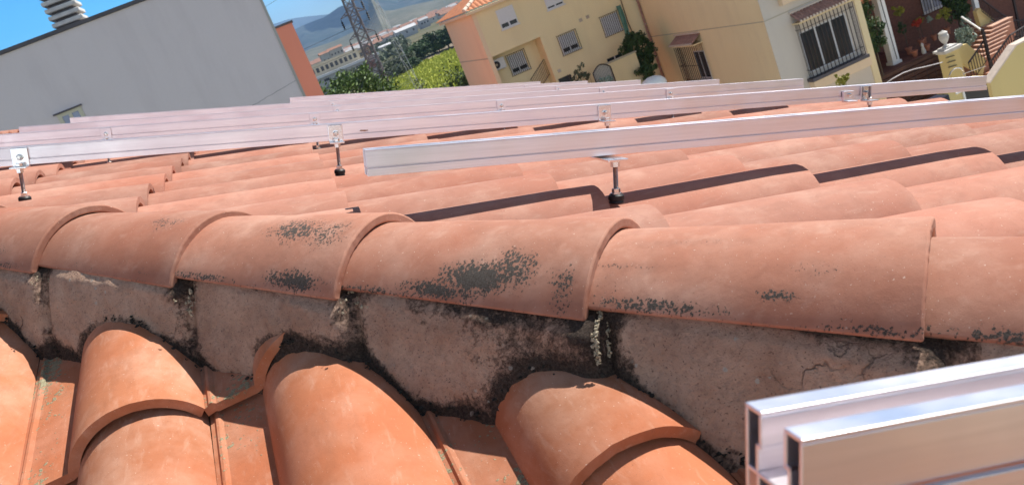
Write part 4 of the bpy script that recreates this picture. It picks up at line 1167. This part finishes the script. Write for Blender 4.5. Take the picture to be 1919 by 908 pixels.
# big window
T = TY(YC)
u0, u1 = 16.36*k, 18.46*k
hood(y2, T, u0-.05, u1+.35, -4.38*k, -4.12*k, .60)
window(y2, T, u0+.10, u1-.25, -6.18*k, -4.78*k, mull=2, sill=False)
gr = MB(T)
n = 15
for i in range(n):
    u = u0+(u1-u0)*i/(n-1); gr.tube((u, -.38, -6.32*k), (u, -.38, -4.40*k), .021, 5)
for z in (-6.32*k, -6.05*k, -4.66*k): gr.bar((u0, -.38, z), (u1, -.38, z), .03, .02); gr.bar((u0,-.38,z),(u0-.0,0,z),.02,.02); gr.bar((u1,-.38,z),(u1,0,z),.02,.02)
for i in range(3):
    for u in (u0, u1): gr.tube((u, -.09-.09*i, -6.32*k), (u, -.09-.09*i, -4.40*k), .012, 5)
gr.build('grille', m_iron, y2)
mb = MB(T); mb.box(u0-.12, u1+.12, -.46, -.002, -6.44*k, -6.33*k); mb.build('window_shelf', m_coping, y2)
mb = MB(T); mb.box(u0-.05, u1+.2, -.36, -.002, -6.75*k, -6.445*k); mb.build('shelf_base', m_org, y2)
pl_ = at(1576,146,YC-1.5); plant('flower_bush', (pl_.x, YC-1.5, GZ), .42,.35,.30,pl_.z-GZ-.05, m_leaf_y, 'bright yellow green bush peeping over the second rail under the big barred window', 'shrub', None, 14, 40, .06, 93, .03)

# ------------------------------------------------------------------ terrace of the brick house
m_brick = None
def brick():
    m, nt, P = newmat('brick_red'); p = geo_pos(nt)
    b = N(nt, 'ShaderNodeTexBrick'); b.inputs['Scale'].default_value = 4; b.inputs['Color1'].default_value = (.19,.075,.05,1); b.inputs['Color2'].default_value = (.13,.05,.035,1); b.inputs['Mortar'].default_value = (.10,.07,.06,1)
    b.inputs['Mortar Size'].default_value = .015
    mp = N(nt, 'ShaderNodeMapping'); mp.inputs['Rotation'].default_value = (R(90), 0, 0); nt.links.new(p, mp.inputs[0]); nt.links.new(mp.outputs[0], b.inputs['Vector'])
    nt.links.new(b.outputs[0], P.inputs['Base Color']); P.inputs['Roughness'].default_value = .9; return m
m_brick = brick()
m_step = plain('terracotta_step', (.42,.20,.13), .7, 0, .15, 3)
m_olive = stucco('render_ochre', (.66,.53,.25), (.52,.42,.2), .3)
YB = 41.0
bh = thing('brick_house', (30, YB, GZ), 'dark red brick house behind the terrace, in deep shade, with a blue barred window', 'house')
mb = MB(); mb.box(XE+.02, 52, YB, YB+9, GZ, 4); mb.build('wall', m_brick, bh)
mb = MB(); mb.box(XE+.02, 44, YC+1.5, YB-.01, at(1700,-40,38).z, at(1700,-40,38).z+.25); mb.build('porch_roof', m_rooft, bh)
q0, q1 = at(1722,-8,YB), at(1752,20,YB)
window(bh, TY(YB), q0.x, q0.x+1.3, at(1735,24,YB).z, at(1735,24,YB).z+1.5, bars=9, rails_=2, frame=m_shut, glass=m_bluegl)
# white porch column
A = at(1640,-30,YC+2.2); B = at(1676,114,YC+2.2); xm = (at(1650,0,YC+2.2).x+at(1668,108,YC+2.2).x)/2
mb = MB(); mb.box(xm-.20, xm+.20, YC+2.0, YC+2.4, B.z, A.z+.6)
o = thing('porch_column', (xm, YC+2.2, B.z), 'white square column carrying the porch in front of the brick house', 'column'); mb.build('shaft', m_white, o)
mb = MB(); mb.box(xm-.26, xm+.26, YC+1.94, YC+2.46, B.z-.14, B.z-.003); mb.build('foot', m_white, o)
mb = MB(); mb.tube((xm-.12, YC+1.9, A.z+.6), (xm-.02, YC+1.9, B.z+.1), .02, 6); mb.build('cable', m_iron, o)
# brick terrace block under the column
zt_ = B.z-.145
tr = thing('brick_terrace', (xm+2, YC+2, GZ), 'dark brick terrace with slatted brown courses under the white column', 'terrace')
mb = MB(); mb.box(XE+.35, at(1760,110,YC+1.4).x, YC+1.4, YB-.01, GZ, zt_); mb.build('base', m_brick, tr)
mb = MB(); x0, x1 = XE+.35, at(1758,110,YC+1.4).x
for i in range(9): mb.box(x0, x1, YC+1.30, YC+1.39, zt_-.05-.24*i-.17, zt_-.05-.24*i)
mb.build('slats', plain('dark_slat', (.10,.05,.035), .8, 0, .3, 3), tr)
mb = MB(); pe = at(1622,40,YC-.05); mb.box(XE+.001, XE+.33, YC-.05, YC+.4, GZ, -2.0); mb.build('end_pilaster', m_yel2, tr)
# plants on the terrace
def P_(px, py, Y, rx, rz, mat, lb, kind='shrub', cat='shrub', **kw):
    q = at(px, py, Y); return plant(kind, (q.x, Y, zt_ if kw.pop('ground', False) is False else GZ), rx, rx*.8, rz, q.z-zt_, mat, lb, cat, 'plants on the terrace', **kw)
P_(1635,66,YC+1.0,.85,.95,m_leaf_d,'dark leafy bush hanging over the left end of the terrace', nclump=50, nleaf=60, ls=.07, seed=101, trunk=.04)
P_(1622,20,YC+1.6,.45,.9,m_leaf_d,'dark climber above the leafy bush, beside the big barred window', nclump=22, nleaf=50, ls=.07, seed=102, trunk=.03)
P_(1684,18,YC+2.6,.38,.32,m_leaf_y,'yellowish potted plant right of the white column', nclump=14, nleaf=40, ls=.06, seed=103, trunk=.02, pot=.35)
P_(1692,52,YC+2.8,.28,.55,m_leaf_d,'narrow dark plant behind the white column', nclump=12, nleaf=40, ls=.06, seed=104, trunk=.02)
P_(1718,45,YC+3,.36,.22,m_flower,'red flowering pot plant at the left of the flower row', 'flower_pot','flowers', nclump=14, nleaf=40, ls=.05, seed=105, trunk=.02, pot=.35)
P_(1722,38,YC+3.3,.30,.18,m_leaf_y,'yellow flowering pot plant behind the red one', 'flower_pot','flowers', nclump=12, nleaf=30, ls=.05, seed=106, trunk=.02, pot=.3)
P_(1742,36,YC+3,.28,.16,m_leaf_w,'pale silvery pot plant in the middle of the flower row', 'flower_pot','flowers', nclump=10, nleaf=30, ls=.05, seed=107, trunk=.02, pot=.3)
P_(1768,26,YC+3,.50,.32,m_leaf_y,'big yellow green pot plant at the right of the flower row', 'flower_pot','flowers', nclump=22, nleaf=40, ls=.06, seed=108, trunk=.02, pot=.35)
P_(1790,10,YC+3.2,.85,.9,m_leaf_d,'dark tree crown behind the flower row', 'tree','tree', nclump=45, nleaf=60, ls=.09, seed=109, trunk=.07)
P_(1807,70,YC+.4,.55,.62,m_leaf_w,'round silvery bush beside the stone urn', nclump=34, nleaf=50, ls=.07, seed=110, trunk=.03)
P_(1812,42,YC+.9,.3,.4,m_leaf_w,'loose silvery shoots above the round bush', nclump=12, nleaf=30, ls=.06, seed=111, trunk=.02)
for i, (px, py, h) in enumerate([(1712,92,.35),(1735,80,.4)]):
    q = at(px, py, YC+1.8); o = thing('flower_pot', (q.x, YC+1.8, zt_), ['small clay pot at the left on the terrace edge','clay pot nearer the stone urn on the terrace edge'][i], 'pot', 'plants on the terrace')
    mb = MB(); mb.lathe((q.x, YC+1.8, zt_), [(.10,0),(.15,.24),(.18,.25),(.18,.3),(.14,.3)], 14); mb.build('pot', m_pot, o, smooth=True)
# cat-like white statuette on the terrace
q = at(1728,84,YC+1.6); o = thing('garden_statuette', (q.x, YC+1.6, zt_), 'small white upright statuette on the brick terrace left of the urn', 'statuette')
mb = MB(); mb.lathe((q.x, YC+1.6, zt_), [(.10,0),(.11,.12),(.07,.3),(.05,.36),(.075,.43),(.06,.5),(.01,.54)], 12); mb.build('figure', m_cslab, o, smooth=True)
# pillar with stone urn
YP = YC-2.5
xa, xb = at(1770,103,YP).x, at(1801,96,YP).x; zc = at(1779,92,YP).z
pi_ = thing('gate_pillar', ((xa+xb)/2, YP, GZ), 'ochre gate pillar with a stepped stone cap under the urn', 'pillar')
mb = MB(); mb.box(xa+.08, xb-.08, YP, YP+.5, GZ, zc-.16); mb.build('shaft', m_olive, pi_)
mb = MB(); mb.box(xa+.02, xb-.02, YP-.05, YP+.55, zc-.155, zc-.08); mb.box(xa-.06, xb+.06, YP-.12, YP+.62, zc-.078, zc+.02); mb.box(xa+.08, xb-.08, YP+.02, YP+.48, zc+.022, zc+.09); mb.build('cap', m_cslab, pi_, bevel=.015)
mb = MB(); 
for i in range(3): mb.bar((xa+.0, YP-.03, zc-.30-.22*i), (xa+.45, YP-.03, zc-.36-.22*i), .035, .03)
mb.build('hinge_straps', m_iron, pi_)
uc = ((xa+xb)/2-.05, YP+.25, zc+.09)
ur = thing('stone_urn', uc, 'pale stone urn with a lid on top of the ochre gate pillar', 'urn')
mb = MB(); mb.lathe(uc, [(.14,0),(.15,.04),(.07,.09),(.06,.14),(.14,.24),(.20,.38),(.21,.50),(.17,.58),(.15,.60)], 20); mb.build('bowl', m_cslab, ur, smooth=True)
mb = MB(); mb.lathe((uc[0], uc[1], uc[2]+.603), [(.19,0),(.19,.04),(.12,.09),(.04,.12),(.02,.15)], 20); mb.build('lid', m_cslab, ur, smooth=True)
# arched tubular canopy frame
fr_ = thing('gate_arch', (at(1700,150,YP-.5).x, YP-.5, GZ), 'light tubular gate arch spanning to the ochre pillar', 'gate')
mb = MB()
for dy in (0, .5):
    pts = [at(px, py, YP-.3-dy) for px, py in [(1655,160),(1672,148),(1692,137),(1712,130),(1735,125),(1755,120),(1766,117)]]
    mb.path(pts, .022, 6)
mb.build('top_tubes', m_galv2, fr_)
mb = MB()
for px, py in [(1672,148),(1692,137),(1712,130),(1735,125),(1750,121)]:
    a_ = at(px, py, YP-.3); mb.tube(a_, (a_.x, a_.y, GZ), .012, 5)
mb.build('uprights', m_iron, fr_)
# bicycle-like chrome hoop by the pillar
mb = MB(); q = at(1792,140,YP-.8); pts = [Vector((q.x+.42*math.cos(t*.35), YP-.8, q.z-.15+.42*math.sin(t*.35))) for t in range(10)]; mb.path(pts, .03, 6)
mb.tube((q.x+.35, YP-.8, q.z-.2), (q.x+.35, YP-.8, q.z+.25), .018, 6); mb.tube((q.x+.30, YP-.8, q.z-.1), at(1848,124,YP-1.2), .016, 6)
mb.tube((q.x+.42, YP-.8, GZ), (q.x+.42, YP-.8, q.z-.15), .03, 6)
tag(mb.build('chrome_hoop', m_steel), 'bright curved metal hoop beside the ochre pillar', 'hoop')
# stairs
YS1 = YC-.5
stc = thing('outdoor_stair', (at(1860,110,YS1).x, YS1, GZ), 'outdoor stair with terracotta steps, ochre sides and black railings', 'stairs')
def poly_wall(par, name, pts, Y, th, mat):
    mb = MB(); q = [at(px, py, Y) for px, py in pts]
    mb.prism([(v.x, Y, v.z) for v in q], (0, th, 0)); return mb.build(name, mat, par)
# upper flight stringer
poly_wall(stc, 'upper_stringer', [(1830,22),(1836,15),(1895,62),(1880,80),(1868,82),(1838,50)], YC+1.2, .25, m_olive)
poly_wall(stc, 'upper_stringer_cap', [(1857,38),(1860,36),(1896,62),(1893,67)], YC+1.15, .35, m_tileend)
# landing and steps
for i in range(8):
    q = at(1822+i*7.5, 108-i*9.0, YC+.3); mb = MB(); mb.box(q.x-.35, q.x+.9, YC-.6+.15*i, YC+.7+.15*i, q.z-.9, q.z); 
    s_ = mb.build('step', m_step, stc)
    mb = MB(); mb.box(q.x-.37, q.x+.9, YC-.64+.15*i, YC+.7+.15*i, q.z+.003, q.z+.035); mb.build('tread', plain('tread%d' % i, (.55,.33,.24), .6, 0, .15, 3) if i == 0 else bpy.data.materials['tread0'], s_)
for i in range(6):
    q = at(1858+i*9, 140-i*6.5, YC-1.2); mb = MB(); mb.box(q.x-.25, q.x+1.5, YC-1.9+.25*i, YC-1.0+.25*i, q.z-.8, q.z); s_ = mb.build('step', m_step, stc)
poly_wall(stc, 'lower_side', [(1795,88),(1812,82),(1848,112),(1842,140),(1800,118)], YC-1.0, .2, m_olive)
def railing(par, pts, Y, h, n, label='railing'):
    P3 = [at(px, py, Y) for px, py in pts]
    r_ = MB(); r_.path(P3, .042, 6); r_.path([p-Vector((0,0,h)) for p in P3], .018, 6); hr = r_.build('handrail', m_iron, par)
    b_ = MB()
    for a_, c_ in zip(P3[:-1], P3[1:]):
        m_n = max(2, int(n*(c_-a_).length/sum((y_-x_).length for x_, y_ in zip(P3[:-1], P3[1:]))))
        for i in range(m_n+1):
            q = a_.lerp(c_, i/m_n); b_.tube((q.x, q.y, q.z-h), q, .019, 5)
    b_.build('balusters', m_iron, hr)
railing(stc, [(1834,-6),(1852,8),(1893,39)], YC+1.0, .75, 18)
railing(stc, [(1893,39),(1919,38),(1945,37)], YC+1.0, .85, 14)
railing(stc, [(1815,118),(1843,78),(1845,60)], YC-1.6, .85, 10)
railing(stc, [(1855,118),(1893,66),(1919,50),(1940,40)], YC-2.2, .95, 22)
for (a_, b_, Y) in [((1893,38),(1902,86),YC+.9),((1841,56),(1858,140),YC-1.7),((1899,0),(1904,34),YC+1.6)]:
    p_, q_ = at(*a_, Y), at(*b_, Y); mb = MB(); mb.box(p_.x-.05, p_.x+.05, Y-.05, Y+.05, q_.z-.6, p_.z+.05); mb.build('post', m_iron, stc)
mb = MB(); mb.tube(at(1802,32,YC+.2), at(1841,58,YC-1.2), .045, 8); mb.build('white_handrail', m_white, stc, smooth=True)
mb = MB(); q = at(1826,0,YC+3); mb.box(q.x-.12, q.x+.12, YC+2.9, YC+3.1, q.z-1.9, q.z+1.5); mb.build('white_post', m_white, stc)
# ochre parapet at the right edge
YO = 27.0
op = thing('ochre_parapet', (at(1890,130,YO).x, YO, GZ), 'ochre wall with a sloping top at the right edge of the photo', 'wall')
o1, o2, o3 = at(1855.5,156,YO), at(1904,86,YO), at(1925,76,YO)
mb = MB(); mb.prism([(o1.x, YO, o1.z), (o2.x, YO, o2.z), (o3.x+4, YO, o3.z+.1), (o3.x+4, YO, GZ), (o1.x, YO, GZ)], (0,.3,0)); mb.build('wall', m_olive, op)
mb = MB(); d = Vector((0,0,.05))
mb.prism([(o1.x-.03, YO-.04, o1.z+.003), (o2.x, YO-.04, o2.z+.003), (o3.x+4, YO-.04, o3.z+.103), (o3.x+4, YO-.04, o3.z+.16), (o2.x-.03, YO-.04, o2.z+.06), (o1.x-.05, YO-.04, o1.z+.05)], (0,.38,0)); mb.build('coping', m_tileend, op)
# little low building seen through the gap under the second rail
lw = thing('street_kiosk', (at(1800,172,24).x, 24, GZ), 'low ochre outbuilding with a white framed window under the end of the second rail', 'outbuilding')
x0, x1 = at(1778,182,24).x, at(1850,165,24).x; zt2 = at(1800,163,24).z
mb = MB(); mb.box(x0, x1, 24, 24.5, GZ, zt2); mb.build('wall', m_olive, lw)
mb = MB(); a_ = at(1802,172,24); mb.box(a_.x, a_.x+.06, 23.94, 23.995, zt2-2, zt2-.1); mb.box(a_.x-.25, a_.x, 23.94, 23.995, zt2-.16, zt2-.1); wf = mb.build('window', m_white, lw)
mb = MB(); mb.box(a_.x+.061, x1-.02, 23.96, 23.995, zt2-2, zt2-.12); mb.build('pane', m_darkwin, wf)
mb = MB(); mb.box(x0-1.4, x0-.01, 23.96, 24.5, GZ, zt2-.05); mb.build('door', plain('navy_door', (.015,.018,.04), .4, 0, .1), lw)

# ------------------------------------------------------------------ air
def air():
    m = bpy.data.materials.new('air'); m.use_nodes = True; nt = m.node_tree
    nt.nodes.remove(nt.nodes['Principled BSDF'])
    v = nt.nodes.new('ShaderNodeVolumePrincipled'); v.inputs['Color'].default_value = (.36,.60,1,1); v.inputs['Density'].default_value = 0.000095; v.inputs['Anisotropy'].default_value = .2
    nt.links.new(v.outputs[0], nt.nodes['Material Output'].inputs['Volume'])
    mb = MB(); mb.box(-13000, 15000, -3500, 20500, GZ-2.5, 1300)
    o = mb.build('haze', m); tag(o, 'thin bluish air that makes the mountains fade', 'haze', kind='stuff')
if HAZE: air()
